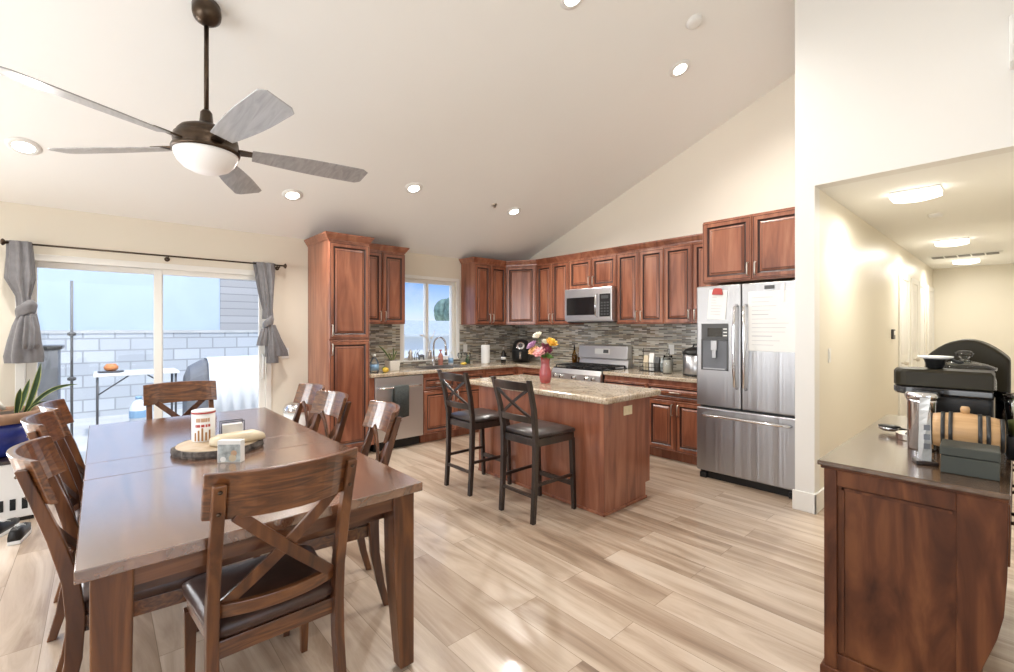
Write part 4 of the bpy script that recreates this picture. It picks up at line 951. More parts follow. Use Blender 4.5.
# ------------------------------------------------------------------ bar stools
def make_stool():
    t = thing('bar_stool', 'stool', 'stool')
    m = MB(); m.loft([[(-0.185, -0.2, 0.545), (0.185, -0.2, 0.545), (0.2, 0.2, 0.545), (-0.2, 0.2, 0.545)], [(-0.185, -0.2, 0.60), (0.185, -0.2, 0.60), (0.2, 0.2, 0.60), (-0.2, 0.2, 0.60)]]); m.build('seat_frame', 'espresso', t, bevel=0.003)
    def ring(z, i): return [(-0.185 + i, -0.185 + i, z), (0, -0.187 + i, z), (0.185 - i, -0.185 + i, z), (0.2 - i, 0, z), (0.205 - i, 0.205 - i, z), (0, 0.21 - i, z), (-0.205 + i, 0.205 - i, z), (-0.2 + i, 0, z)]
    m = MB(); m.loft([ring(0.600, 0.01), ring(0.612, -0.004), ring(0.632, 0.0), ring(0.650, 0.04), ring(0.655, 0.10)]); m.build('seat_cushion', 'leather_black', t, bevel=0.006, smooth=True)
    for s in (-1, 1):
        path = [(-0.222, 0.0, 0.032), (-0.205, 0.25, 0.036), (-0.197, 0.50, 0.04), (-0.20, 0.65, 0.038), (-0.225, 0.82, 0.034), (-0.285, 1.035, 0.028)]
        rings = []
        for y, z, th in path:
            fx = 0.172 + 0.022 * max(0, (z - 0.6) / 0.43)
            xa, xb = sorted((s * (fx - 0.017), s * (fx + 0.017)))
            rings.append([(xa, y - th / 2, z), (xb, y - th / 2, z), (xb, y + th / 2, z), (xa, y + th / 2, z)])
        m = MB(); m.loft(rings); m.build('rear_leg', 'espresso', t, bevel=0.003)
        c = s * 0.185
        m = MB(); m.loft([[(c - 0.015, 0.2, 0), (c + 0.015, 0.2, 0), (c + 0.015, 0.23, 0), (c - 0.015, 0.23, 0)], [(c - 0.018, 0.17, 0.56), (c + 0.018, 0.17, 0.56), (c + 0.018, 0.206, 0.56), (c - 0.018, 0.206, 0.56)]]); m.build('front_leg', 'espresso', t, bevel=0.003)
        m = MB(); m.bar((s * 0.175, -0.2, 0.27), (s * 0.185, 0.2, 0.27), 0.018, 0.022); m.build('side_stretcher', 'espresso', t)
    m = MB(); m.bar((-0.17, -0.212, 0.19), (0.17, -0.212, 0.19), 0.018, 0.022, (0, 1, 0)); m.build('rear_stretcher', 'espresso', t)
    m = MB(); m.bar((-0.18, 0.205, 0.20), (0.18, 0.205, 0.20), 0.02, 0.035, (0, 1, 0)); m.build('foot_rest', 'espresso', t)
    m = MB(); m.loft(arc_rail(0.178, -0.268, 0.03, 0.955, 1.015, 0.02, 0.015, rise=0.006)); m.build('top_rail', 'espresso', t, bevel=0.003)
    m = MB(); m.loft(arc_rail(0.166, -0.212, 0.02, 0.715, 0.765, 0.02, 0.01)); m.build('lower_rail', 'espresso', t, bevel=0.003)
    for s in (-1, 1):
        rings = []; n = 6
        for i in range(n + 1):
            u = i / n; x = s * (-0.155 + 0.315 * u); z = 0.76 + 0.20 * u; yb = -0.222 - 0.05 * u - 0.018 * (1 - (x / 0.17) ** 2) + 0.006 * s
            d = Vector((s * 0.315, 0, 0.20)).normalized(); w = Vector((d.z, 0, -d.x)) * 0.010
            rings.append([(x + w.x, yb - 0.006, z + w.z), (x - w.x, yb - 0.006, z - w.z), (x - w.x, yb + 0.006, z - w.z), (x + w.x, yb + 0.006, z + w.z)])
        m = MB(); m.loft(rings); m.build('cross_slat', 'espresso', t)
    return t
st0 = make_stool(); st1 = copy_tree(st0)
for o, x, lb in ((st0, -2.48, 'dark bar stool nearer the island corner, right one of the pair'), (st1, -3.225, 'dark bar stool at the sink end of the island, left one of the pair')):
    o.location = (x, 2.535, 0); o['label'] = lb; o['group'] = 'bar stools at the island'

# ------------------------------------------------------------------ curtains
rod = thing('curtain_rod', 'thin bronze curtain rod above the glass door', 'curtain rod', (XW, 0.474, 2.083))
m = MB(); m.tube([(0.10, -1.02, 0), (0.10, 1.02, 0)], 0.008, 10); m.build('pole', 'bronze', rod)
for s in (-1, 1):
    m = MB(); m.lathe([(0.009, 0), (0.011, s * 0.01), (0.026, s * 0.022), (0.028, s * 0.03), (0.012, s * 0.04)], (0.10, s * 1.015, 0), 16, 'y'); m.build('finial', 'bronze', rod)
for y in (-0.95, 0.01, 0.985):
    m = MB(); m.tube([(0.002, y, -0.02), (0.05, y, -0.022), (0.10, y, -0.014)], 0.007, 8); m.lathe([(0.022, 0.0), (0.022, 0.006), (0.01, 0.01)], (0, y, -0.02), 14, 'x'); m.build('bracket', 'bronze', rod)
def drape_rings(levels, folds, amp, n=64, seed=0):
    """levels: (z, y centre, half width y, half depth x)"""
    rings = []
    for z, yc, hw, hd in levels:
        ring = []
        for k in range(n):
            a = 2 * math.pi * k / n
            f = 1 + amp * math.sin(folds * a + seed + z * 1.5) * (0.6 + 0.4 * math.sin(3 * a + seed))
            ring.append((hd * f * math.cos(a), yc + hw * f * math.sin(a), z))
        rings.append(ring)
    return rings
def interp(levels, per=6):
    out = []
    for a, c in zip(levels, levels[1:]):
        for i in range(per):
            u = i / per; u = u * u * (3 - 2 * u)
            out.append(tuple(p + (q - p) * u for p, q in zip(a, c)))
    return out + [levels[-1]]
def curtain(label, y, upper, knot, tail, seed):
    t = thing('knotted_curtain', label, 'curtain', (XW + 0.10, y, 0), 0, 'curtains tied in knots')
    m = MB(); m.loft(drape_rings(interp(upper), 8, 0.45, seed=seed), smooth=True); m.build('upper_panel', 'curtain', t)
    kz, ky, kw, kh = knot
    m = MB()
    rings = []
    for i in range(28):
        a = 2 * math.pi * i / 28
        c = Vector((0.045 * math.cos(a), ky + kw * 0.62 * math.sin(a), kz + 0.35 * kh * math.sin(a + 0.6)))
        nrm = Vector((math.cos(a), math.sin(a), 0)); up = Vector((0, 0, 1)); r = kw * 0.5 * (1 + 0.12 * math.sin(5 * a))
        rings.append([c + nrm * (r * 0.62 * math.cos(q) * (1 + 0.12 * math.sin(4 * q))) + up * (kh * 0.55 * math.sin(q) * (1 + 0.10 * math.sin(4 * q + a))) for q in [2 * math.pi * j / 20 for j in range(20)]])
    m.loft(rings, loop=True, smooth=True); m.build('knot', 'curtain', t)
    for q, lv in enumerate(tail):
        m = MB(); m.loft(drape_rings(interp(lv), 7, 0.26, seed=seed + 2 + q), smooth=True); m.build('tail', 'curtain', t)
    return t
curtain('grey curtain knotted into a bundle at the left end of the rod', -0.465,
        [(2.10, -0.005, 0.058, 0.030), (1.98, 0.0, 0.062, 0.04), (1.80, 0.0, 0.070, 0.05), (1.66, 0.012, 0.035, 0.035), (1.56, 0.02, 0.035, 0.03)],
        (1.545, 0.024, 0.068, 0.095), [[(1.52, 0.03, 0.05, 0.04), (1.42, 0.02, 0.072, 0.062), (1.30, 0.01, 0.088, 0.07), (1.18, 0.006, 0.105, 0.07), (1.125, 0.006, 0.100, 0.065)],
                                       [(1.50, 0.045, 0.03, 0.07), (1.40, 0.05, 0.045, 0.095), (1.27, 0.045, 0.05, 0.10), (1.235, 0.04, 0.04, 0.09)]], 0.3)
curtain('grey curtain tied in a slim knot at the right end of the rod', 1.315,
        [(2.10, 0.0, 0.085, 0.030), (1.95, 0.01, 0.075, 0.045), (1.78, 0.018, 0.06, 0.05), (1.60, 0.03, 0.04, 0.035), (1.50, 0.035, 0.045, 0.035)],
        (1.46, 0.03, 0.058, 0.085), [[(1.44, 0.045, 0.045, 0.04), (1.30, 0.07, 0.07, 0.05), (1.16, 0.10, 0.10, 0.05), (1.10, 0.105, 0.105, 0.045)],
                                     [(1.40, 0.0, 0.035, 0.05), (1.30, -0.015, 0.05, 0.05), (1.22, -0.02, 0.06, 0.045)], [(1.36, 0.06, 0.04, 0.05), (1.2, 0.06, 0.05, 0.06), (1.03, 0.07, 0.05, 0.05)]], 1.1)

# ------------------------------------------------------------------ things on the dining table
wsr = thing('wood_slice_tray', 'round live-edge wood slice tray on the dining table', 'tray', (-2.83, 0.475, TZ))
n = 48; prof = [(1.0, 0.0), (1.02, 0.012), (1.0, 0.034)]
rings = [[((0.200 * s + 0.006 * math.sin(7 * a) + 0.004 * math.sin(17 * a)) * math.cos(a), (0.200 * s + 0.006 * math.sin(7 * a) + 0.004 * math.sin(17 * a)) * math.sin(a), z) for a in [2 * math.pi * k / n for k in range(n)]] for s, z in prof]
m = MB(); m.loft(rings); m.build('bark_edge', 'bark', wsr)
m = MB(); m.lathe([(0.190, 0.0335), (0.188, 0.037), (0.001, 0.037)], n=48); m.build('cut_face', 'slice', wsr)
can = thing('snack_canister', 'paper snack canister with red rim on the wood slice tray', 'canister', (-2.93, 0.42, TZ + 0.0375))
m = MB(); m.lathe([(0.052, 0), (0.054, 0.004), (0.054, 0.15)], n=32); m.build('tube', 'paper', can)
m = MB(); m.lathe([(0.056, 0.148), (0.056, 0.156)], n=32); m.build('rim', 'red', can)
m = MB(); m.lathe([(0.055, 0.155), (0.055, 0.163), (0.05, 0.165)], n=32); m.build('lid', 'white', can)
def on_can(a, z0, z1, w, mt, nm, k=4):
    m = MB(); rr = []
    for i in range(k + 1):
        q = a - w / 2 + w * i / k
        rr.append([(0.0545 * math.cos(q), 0.0545 * math.sin(q), z0), (0.0545 * math.cos(q), 0.0545 * math.sin(q), z1)])
    m.loft(rr, closed=False); m.build(nm, mt, can)
on_can(R(-12), 0.105, 0.125, 1.2, 'skin', 'brand_band'); on_can(R(-12), 0.078, 0.092, 1.3, 'red', 'stripe')
for k in range(5): on_can(R(-50 + 18 * k), 0.006, 0.05 + 0.012 * (k % 3), 0.16, 'pretzel', 'printed_stick', 2)
m = MB(); P_ = [(-0.03, -0.10, 0.0), (0.03, -0.12, 0.0), (0.05, 0.10, 0.0), (-0.03, 0.13, 0.0)]
def pk(s, z): return [(x * s, y * s, z) for x, y in ((-0.055, -0.12), (0.0, -0.135), (0.055, -0.12), (0.062, 0.0), (0.05, 0.12), (0.0, 0.13), (-0.055, 0.12), (-0.06, 0.0))]
m.loft([pk(0.85, 0), pk(1.0, 0.008), pk(0.97, 0.03), pk(0.7, 0.048), pk(0.3, 0.052)], smooth=True)
tag(m.build('snack_bag', 'kraft', loc=(-2.76, 0.55, TZ + 0.0375), rot=(0, 0, R(8))), 'crumpled cream snack bag lying on the wood slice tray', 'bag')
nh_ = thing('napkin_holder', 'thin black wire napkin holder behind the snack bag', 'napkin holder', (-2.905, 0.555, TZ + 0.0375))
m = MB(); m.tube([(0, -0.055, 0.004), (0, -0.055, 0.085), (0, 0.055, 0.085), (0, 0.055, 0.004)], 0.003, 8); m.build('front_hoop', 'black', nh_)
m = MB(); m.tube([(-0.05, -0.055, 0.004), (-0.05, -0.055, 0.085), (-0.05, 0.055, 0.085), (-0.05, 0.055, 0.004)], 0.003, 8); m.build('rear_hoop', 'black', nh_)
m = MB(); m.box(-0.052, -0.057, 0, 0.002, 0.057, 0.005); m.build('base', 'black', nh_)
m = MB(); m.box(-0.042, -0.05, 0.005, -0.008, 0.05, 0.07)
tag(m.build('paper_napkins', 'paper', loc=(-2.905, 0.555, TZ + 0.0375), bevel=0.004), 'stack of white napkins in the wire holder', 'napkins')
bx = thing('picture_box', 'small upright box printed with a picture, before the wood tray', 'box', (-2.505, 0.462, TZ), R(-38))
m = MB(); m.box(-0.035, -0.055, 0, 0.0, 0.055, 0.105); m.build('carton', 'paper', bx, bevel=0.002)
m = MB(); m.box(0, -0.05, 0.004, 0.0012, 0.05, 0.086); pr = m.build('picture', 'printblue', bx)
m = MB(); m.lathe([(0.001, 0.0005), (0.014, 0.0007), (0.014, 0.0025)], (0, 0.022, 0.045), 14, 'x'); m.build('printed_patch', 'skin', pr)
m = MB(); m.lathe([(0.001, 0.0005), (0.017, 0.0007), (0.017, 0.0025)], (0, 0.016, 0.022), 14, 'x'); m.build('printed_patch', 'kraft', pr)
m = MB(); m.lathe([(0.001, 0.0005), (0.013, 0.0007), (0.013, 0.0025)], (0, -0.028, 0.016), 14, 'x'); m.build('printed_patch', 'paper', pr)

# ------------------------------------------------------------------ plant corner by the glass door
stnd = thing('plant_stand', 'low white cabinet with dark top and slots under the blue planter', 'cabinet', (-5.08, -0.60, 0))
m = MB(); m.box(-0.26, -0.26, 0.03, 0.26, 0.26, 0.425); m.build('case', 'white', stnd, bevel=0.008)
m = MB(); m.box(-0.27, -0.27, 0.425, 0.27, 0.27, 0.45); m.build('top', 'espresso', stnd, bevel=0.005)
m = MB(); m.box(-0.24, -0.24, 0.0, 0.24, 0.24, 0.03); m.build('plinth', 'black', stnd)
for k in range(3): m = MB(); m.box(0.258, 0.06 + 0.06 * k, 0.09, 0.263, 0.09 + 0.06 * k, 0.17); m.build('slot', 'black', stnd)
pl = thing('snake_plant', 'snake plant with pointed leaves in a blue and terracotta pot', 'plant', (-5.10, -0.57, 0.45))
m = MB(); m.lathe([(0.14, 0), (0.17, 0.02), (0.22, 0.14), (0.235, 0.25)], n=36); m.build('pot', 'blueglaze', pl)
m = MB(); m.lathe([(0.235, 0.25), (0.26, 0.255), (0.265, 0.31), (0.245, 0.33), (0.225, 0.325), (0.22, 0.29)], n=36, caps=False); m.build('pot_rim', 'terracotta', pl)
m = MB(); m.lathe([(0.222, 0.295), (0.12, 0.31), (0.001, 0.305)], n=30); m.build('soil', 'soil', pl)
def blade_leaf(parent, base, tip, bend, w, name='leaf', mt=('leaf_dark', 'leaf_yellow'), n=12):
    b0, t0 = Vector(base), Vector(tip); bd = Vector(bend); rings = []
    d = (t0 - b0); side = d.cross(Vector((1, 0.2, 0))).normalized() if abs(d.normalized().x) < 0.9 else d.cross(Vector((0, 1, 0))).normalized()
    m = MB()
    for i in range(n + 1):
        u = i / n; p = b0 + d * u + bd * (4 * u * (1 - u)); ww = w * (0.55 + 0.9 * u) * max(0.02, (1 - u ** 3)) if u < 1 else 0.0008
        nn = side.cross(d).normalized()
        rings.append([p - side * ww - nn * 0.001, p - side * ww * 0.72 - nn * (0.004 + ww * 0.15), p + side * ww * 0.72 - nn * (0.004 + ww * 0.15), p + side * ww - nn * 0.001, p + side * ww + nn * 0.0015, p + side * ww * 0.72 - nn * (ww * 0.15), p - side * ww * 0.72 - nn * (ww * 0.15), p - side * ww + nn * 0.0015])
    vs_ = [[m.bm.verts.new(q) for q in r] for r in rings]
    for a, c in zip(vs_, vs_[1:]):
        for i in range(8):
            f = m.bm.faces.new((a[i], a[(i + 1) % 8], c[(i + 1) % 8], c[i])); f.smooth = True; f.material_index = 1 if i in (0, 2, 4, 6) else 0
    m.bm.faces.new(list(reversed(vs_[0]))); m.bm.faces.new(vs_[-1])
    return m.build(name, list(mt), parent)
for bs, tp, bd, w in (((0.0, 0.14, 0.29), (0.02, 0.23, 0.68), (0, 0.01, 0), 0.022), ((0.02, 0.15, 0.29), (0.05, 0.44, 0.50), (0, -0.02, 0.06), 0.018), ((0.03, 0.15, 0.29), (0.06, 0.30, 0.38), (0, -0.02, 0.03), 0.010),
                      ((-0.05, 0.10, 0.29), (-0.1, 0.16, 0.55), (0, 0, 0), 0.02), ((0.04, 0.10, 0.29), (0.12, 0.13, 0.5), (0, 0, 0.02), 0.02)):
    blade_leaf(pl, bs, tp, bd, w)
m = MB(); rnd = random.Random(11)
m.tube([(0, 0, 0.0), (0.0, 0.02, 0.08), (0.02, -0.02, 0.15), (0.0, 0.03, 0.21)], [0.05, 0.035, 0.04, 0.02], 12)
m.tube([(0, 0.02, 0.06), (0.02, 0.09, 0.09), (0.0, 0.12, 0.04)], [0.03, 0.025, 0.012], 10); m.tube([(0.01, -0.02, 0.12), (0.02, -0.09, 0.15), (0.0, -0.13, 0.12)], [0.025, 0.02, 0.01], 10)
tag(m.build('coral_figurine', 'ceramic', loc=(-5.10, -0.655, 0.75)), 'pale branching figurine resting at the planter edge', 'figurine')
def shoe(label, loc, rz):
    t = thing('sneaker', label, 'shoe', loc, rz, 'sneakers by the dining chairs')
    def out(s, z, k=0.0): return [(x * s, y, z + (0.0 if y < 0.05 else -k)) for x, y in ((-0.03, -0.13), (0.03, -0.13), (0.038, -0.05), (0.046, 0.06), (0.035, 0.13), (0.0, 0.15), (-0.035, 0.13), (-0.042, 0.06), (-0.034, -0.05))]
    m = MB(); m.loft([out(1.04, 0), out(1.04, 0.025)]); m.build('sole', 'white', t, bevel=0.004)
    m = MB(); m.loft([out(1.0, 0.025), out(1.0, 0.05, 0.0), out(0.8, 0.085, 0.03), out(0.55, 0.095, 0.04)], smooth=True); m.build('upper', 'black', t)
    m = MB()
    for k in range(4): m.tube([(-0.02, 0.0 + 0.02 * k, 0.088 - 0.009 * k), (0, 0.0 + 0.02 * k, 0.093 - 0.009 * k), (0.02, 0.0 + 0.02 * k, 0.088 - 0.009 * k)], 0.003, 6)
    m.build('laces', 'white', t)
shoe('black and white sneaker on the floor, nearer the white plant cabinet', (-4.62, -0.50, 0.0), R(70)); shoe('black and white sneaker on the floor, farther out toward the chairs', (-4.45, -0.40, 0.0), R(85))

wb_ = thing('waste_bin', 'white waste bin against the wall beside the pantry cabinet', 'bin', (-5.24, 1.60, 0))
m = MB(); m.lathe([(0.09, 0), (0.10, 0.01), (0.125, 0.50)], n=28); m.build('bin_body', 'white', wb_)
m = MB(); m.lathe([(0.130, 0.50), (0.130, 0.53), (0.11, 0.575), (0.05, 0.60), (0.001, 0.605)], n=28); m.build('lid', 'chrome', wb_)

# ------------------------------------------------------------------ things on the kitchen counters
def bottle(name, label, cat, loc, prof, mt, parts=(), n=24, group=None):
    t = thing(name, label, cat, loc, 0, group)
    m = MB(); m.lathe(prof, n=n); m.build('bottle_body' if cat != 'jar' else 'jar_body', mt, t)
    for nm, pf, mm in parts: m = MB(); m.lathe(pf, n=n); m.build(nm, mm, t)
    return t
bottle('water_bottle', 'clear bottle beside the pantry cabinet on the counter', 'bottle', (-4.93, 2.36, CT), [(0.045, 0), (0.05, 0.01), (0.05, 0.12), (0.03, 0.16), (0.015, 0.18), (0.015, 0.19)], 'glass',
       (('cap', [(0.018, 0.188), (0.018, 0.21), (0.001, 0.212)], 'white'), ('label_band', [(0.0508, 0.03), (0.0508, 0.1)], 'blue')))
m = MB(); m.sphere((0, 0, 0.032), 0.03, sc=(1, 1.25, 1)); tag(m.build('lemon', 'lemon', loc=(-4.86, 2.465, CT)), 'yellow lemon on the counter beside the white plant pot', 'lemon')
m = MB(); m.sphere((0, 0, 0.033), 0.032); tag(m.build('lime', 'leaf', loc=(-4.95, 2.50, CT)), 'green lime on the counter behind the lemon', 'lime')
pt = thing('counter_plant', 'small snake plant in a white square pot by the window', 'plant', (-5.03, 2.64, CT))
m = MB(); m.loft([[(-0.06, -0.06, 0), (0.06, -0.06, 0), (0.06, 0.06, 0), (-0.06, 0.06, 0)], [(-0.072, -0.072, 0.125), (0.072, -0.072, 0.125), (0.072, 0.072, 0.125), (-0.072, 0.072, 0.125)]]); m.build('pot', 'ceramic', pt, bevel=0.008)
m = MB(); m.box(-0.062, -0.062, 0.12, 0.062, 0.062, 0.128); m.build('soil', 'soil', pt)
for bs, tp, w in (((0, -0.02, 0.12), (0.02, -0.19, 0.31), 0.013), ((0, 0.01, 0.12), (0.0, 0.02, 0.28), 0.012), ((0.01, -0.01, 0.12), (0.05, -0.08, 0.22), 0.011), ((-0.02, 0.02, 0.12), (-0.04, 0.09, 0.24), 0.011)): blade_leaf(pt, bs, tp, (0, 0, 0.02), w)
# on the window sill
m = MB(); m.lathe([(0.03, 0), (0.04, 0.02), (0.03, 0.06), (0.022, 0.075), (0.034, 0.10), (0.02, 0.125), (0.004, 0.15)], n=20)
tag(m.build('sill_vase', 'nickel', loc=(XW - 0.01, 3.12, WZ0 + 0.016)), 'small ribbed metal vase on the window sill, leftmost', 'vase')
m = MB(); m.lathe([(0.016, 0), (0.018, 0.01), (0.018, 0.08), (0.008, 0.10), (0.008, 0.115)], n=16)
tag(m.build('sill_bottle', 'glass', loc=(XW - 0.01, 3.20, WZ0 + 0.016)), 'tiny clear bottle on the window sill beside the deer figurine', 'bottle')
m = MB(); m.tube([(0, -0.04, 0.05), (0, 0.0, 0.055), (0, 0.04, 0.05)], [0.015, 0.022, 0.016], 10)
for y in (-0.035, 0.035):
    for x in (-0.01, 0.01): m.tube([(x, y, 0.05), (x, y, 0.0)], [0.007, 0.004], 6)
m.tube([(0, -0.04, 0.055), (0, -0.055, 0.085), (0, -0.065, 0.09)], [0.01, 0.009, 0.008], 8)
m.tube([(0, -0.055, 0.09), (0, -0.07, 0.12), (0, -0.05, 0.15)], 0.003, 6); m.tube([(0, -0.055, 0.09), (0.02, -0.05, 0.12), (0.02, -0.03, 0.14)], 0.003, 6)
tag(m.build('deer_figurine', 'cover', loc=(XW - 0.01, 3.29, WZ0 + 0.016)), 'small antlered animal figurine on the window sill', 'figurine')
ov = thing('orchid_vase', 'slim vase with bare orchid branches on the window sill', 'vase', (XW - 0.01, 3.42, WZ0 + 0.016))
m = MB(); m.lathe([(0.028, 0), (0.034, 0.02), (0.034, 0.10), (0.022, 0.13)], n=20); m.build('vase_body', 'nickel', ov)
m = MB(); m.tube([(0, 0, 0.02), (0, 0.0, 0.22), (0.0, -0.03, 0.30), (0, -0.16, 0.345)], 0.006, 8); m.tube([(0, 0, 0.2), (0, 0.03, 0.28), (0, 0.09, 0.40)], 0.005, 8); m.build('branch', 'ceramic', ov)
for q, (y, z) in enumerate(((-0.06, 0.31), (-0.12, 0.335), (0.03, 0.3))): m = MB(); m.sphere((0, y, z), 0.018, u=10, v=6, sc=(0.6, 1.2, 0.8)); m.build('bud', 'ceramic', ov)
bottle('soap_dispenser', 'pink soap dispenser behind the faucet', 'dispenser', (-5.36, 3.55, CT), [(0.032, 0), (0.034, 0.01), (0.034, 0.13), (0.02, 0.16), (0.012, 0.17)], flat('pink_soap', (0.5, 0.2, 0.15), 0.3), (('pump', [(0.008, 0.168), (0.008, 0.20), (0.022, 0.202), (0.022, 0.215)], 'red'),))
bottle('dish_soap_bottle', 'pale blue dish soap bottle right of the faucet', 'bottle', (-5.30, 3.68, CT), [(0.032, 0), (0.036, 0.01), (0.036, 0.12), (0.02, 0.155), (0.012, 0.165)], 'jug', (('cap', [(0.013, 0.164), (0.013, 0.18), (0.005, 0.20)], 'white'), ('label_band', [(0.0365, 0.03), (0.0365, 0.10)], 'blue')))
m = MB(); m.sphere((0, 0, 0.02), 0.04, sc=(1, 1.2, 0.5)); tag(m.build('sponge', 'lemon', loc=(-5.16, 3.80, CT)), 'yellow sponge beside the sink', 'sponge')
for k, (x, y, lb) in enumerate(((-5.33, 3.86, 'clear stemmed glass on the counter next to the green bottle'), (-5.22, 3.93, 'clear stemmed glass standing forward beside the sponge'))):
    bottle('wine_glass', lb, 'glass', (x, y, CT), [(0.03, 0), (0.03, 0.003), (0.004, 0.01), (0.004, 0.07), (0.025, 0.09), (0.034, 0.12), (0.03, 0.16)], 'glass', group='stemmed glasses by the sink')
bottle('green_bottle', 'squat green glass bottle right of the sink', 'bottle', (-5.33, 4.00, CT), [(0.03, 0), (0.036, 0.01), (0.036, 0.07), (0.016, 0.10), (0.014, 0.13)], 'leaf_dark', (('stopper', [(0.015, 0.128), (0.015, 0.145), (0.001, 0.146)], 'kraft'),))
ptw = thing('paper_towel_roll', 'white paper towel roll on the counter left of the black bottle', 'paper towel', (-5.12, 4.16, CT))
m = MB(); m.lathe([(0.07, 0), (0.07, 0.008), (0.01, 0.01)], n=28); m.build('base', 'nickel', ptw)
m = MB(); m.lathe([(0.02, 0.01), (0.062, 0.01), (0.063, 0.02), (0.063, 0.265), (0.061, 0.272), (0.02, 0.272)], n=32); m.build('roll', 'paper', ptw)
m = MB(); m.lathe([(0.006, 0.01), (0.006, 0.29), (0.011, 0.297), (0.001, 0.305)], n=12); m.build('rod', 'nickel', ptw)
bottle('wine_bottle', 'small dark bottle between the paper towel and air fryer', 'bottle', (-5.08, 4.47, CT), [(0.032, 0), (0.036, 0.008), (0.036, 0.14), (0.014, 0.18), (0.013, 0.215)], 'black_gloss', (('capsule', [(0.0145, 0.19), (0.0145, 0.235), (0.001, 0.236)], 'nickel'), ('label_band', [(0.0365, 0.05), (0.0365, 0.09)], 'paper')))
af = thing('air_fryer', 'black egg-shaped air fryer with silver dial in the counter corner', 'air fryer', (-5.02, 4.78, CT), R(42))   # front is -y
pf = [(0.115, 0), (0.13, 0.01), (0.145, 0.09), (0.145, 0.18), (0.13, 0.26), (0.10, 0.32), (0.05, 0.345), (0.001, 0.35)]
m = MB(); m.lathe(pf, n=36); m.build('body', 'black', af)
m = MB(); m.lathe([(0.001, -0.004), (0.055, -0.004), (0.064, 0.002), (0.062, 0.010), (0.045, 0.014)], (0, 0, 0), 28, 'y'); m.xform(Matrix.Translation((0, -0.136, 0.255)) @ Matrix.Rotation(R(-26), 4, 'X')); dlr = m.build('dial_ring', 'chrome', af)
m = MB(); m.lathe([(0.001, -0.016), (0.034, -0.014), (0.034, 0.0)], (0, 0, 0), 24, 'y'); m.xform(Matrix.Translation((0, -0.136, 0.255)) @ Matrix.Rotation(R(-26), 4, 'X')); m.build('dial', 'darkgrey', dlr)
m = MB(); rr = []
for z, rad in ((0.02, 0.138), (0.09, 0.150), (0.17, 0.150), (0.19, 0.149)): rr.append([(rad * math.sin(a), -rad * math.cos(a), z) for a in [R(-60 + 10 * k) for k in range(13)]])
m.loft(rr, closed=False, smooth=True); o = m.build('basket_front', 'black', af); q = o.modifiers.new('s', 'SOLIDIFY'); q.thickness = 0.004
m = MB(); m.box(-0.02, -0.20, 0.055, 0.02, -0.14, 0.165); hnd = m.build('basket_handle', 'black', af, bevel=0.012)
m = MB(); m.box(-0.012, -0.205, 0.06, 0.012, -0.199, 0.16); m.build('handle_trim', 'chrome', hnd, bevel=0.002)
bottle('oil_bottle', 'taller amber oil bottle by the left end of the range backguard', 'bottle', (-4.19, 5.03, CT), [(0.032, 0), (0.035, 0.008), (0.035, 0.14), (0.014, 0.19), (0.013, 0.21)], 'oilglass', (('pour_spout', [(0.014, 0.208), (0.012, 0.24), (0.005, 0.275)], 'black'), ('oil_fill', [(0.033, 0.004), (0.033, 0.12), (0.001, 0.121)], flat('olive_oil', (0.36, 0.22, 0.02), 0.2))), group='oil bottles by the range')
bottle('oil_bottle', 'amber oil bottle touching the range backguard', 'bottle', (-4.112, 5.06, CT), [(0.022, 0), (0.025, 0.008), (0.025, 0.13), (0.012, 0.18), (0.011, 0.20)], 'oilglass', (('pour_spout', [(0.012, 0.198), (0.01, 0.23), (0.005, 0.26)], 'black'), ('oil_fill', [(0.023, 0.004), (0.023, 0.11), (0.001, 0.111)], flat('dark_oil', (0.22, 0.12, 0.02), 0.2))), group='oil bottles by the range')
# snack basket right of the range
bk = thing('snack_basket', 'black wire basket of snacks on the counter right of the range', 'basket', (-2.87, 4.95, CT))
m = MB()
for z in (0.006, 0.05, 0.10):
    m.tube([(-0.17, -0.09, z), (0.17, -0.09, z), (0.17, 0.09, z), (-0.17, 0.09, z)], 0.0035, 6, loop=True)
m.build('wire_rings', 'black', bk)
m = MB()
for k in range(9): m.tube([(-0.16 + 0.04 * k, -0.09, 0.006), (-0.16 + 0.04 * k, -0.09, 0.10)], 0.0025, 6); m.tube([(-0.16 + 0.04 * k, 0.09, 0.006), (-0.16 + 0.04 * k, 0.09, 0.10)], 0.0025, 6)
m.build('uprights', 'black', bk)
m = MB(); m.box(-0.17, -0.09, 0.0, 0.17, 0.09, 0.006); m.build('basket_floor', 'black', bk)
m = MB(); m.tube([(-0.17, 0, 0.10), (-0.17, 0, 0.27), (0.17, 0, 0.27), (0.17, 0, 0.10)], 0.005, 8); m.build('carry_handle', 'black', bk)
items = [(-0.11, -0.03, 'cream snack packet at the left end of the wire basket', 'kraft', 0.18), (-0.04, -0.02, 'white snack packet upright in the wire basket', 'paper', 0.21), (0.035, -0.03, 'dark grey snack packet in the wire basket', 'darkgrey', 0.17), (0.11, -0.02, 'pale printed snack packet at the right end of the wire basket', 'printblue', 0.16)]
for x, y, lb, mt, hh in items:
    m = MB(); m.loft([[(-0.03, -0.012, 0), (0.03, -0.012, 0), (0.03, 0.012, 0), (-0.03, 0.012, 0)], [(-0.03, -0.025, hh * 0.5), (0.03, -0.025, hh * 0.5), (0.03, 0.025, hh * 0.5), (-0.03, 0.025, hh * 0.5)], [(-0.031, -0.002, hh), (0.031, -0.002, hh), (0.031, 0.002, hh), (-0.031, 0.002, hh)]])
    tag(m.build('snack_packet', mt, loc=(-2.87 + x, 4.95 + y, CT + 0.0065), bevel=0.004), lb, 'packet', 'snack packets in the basket')
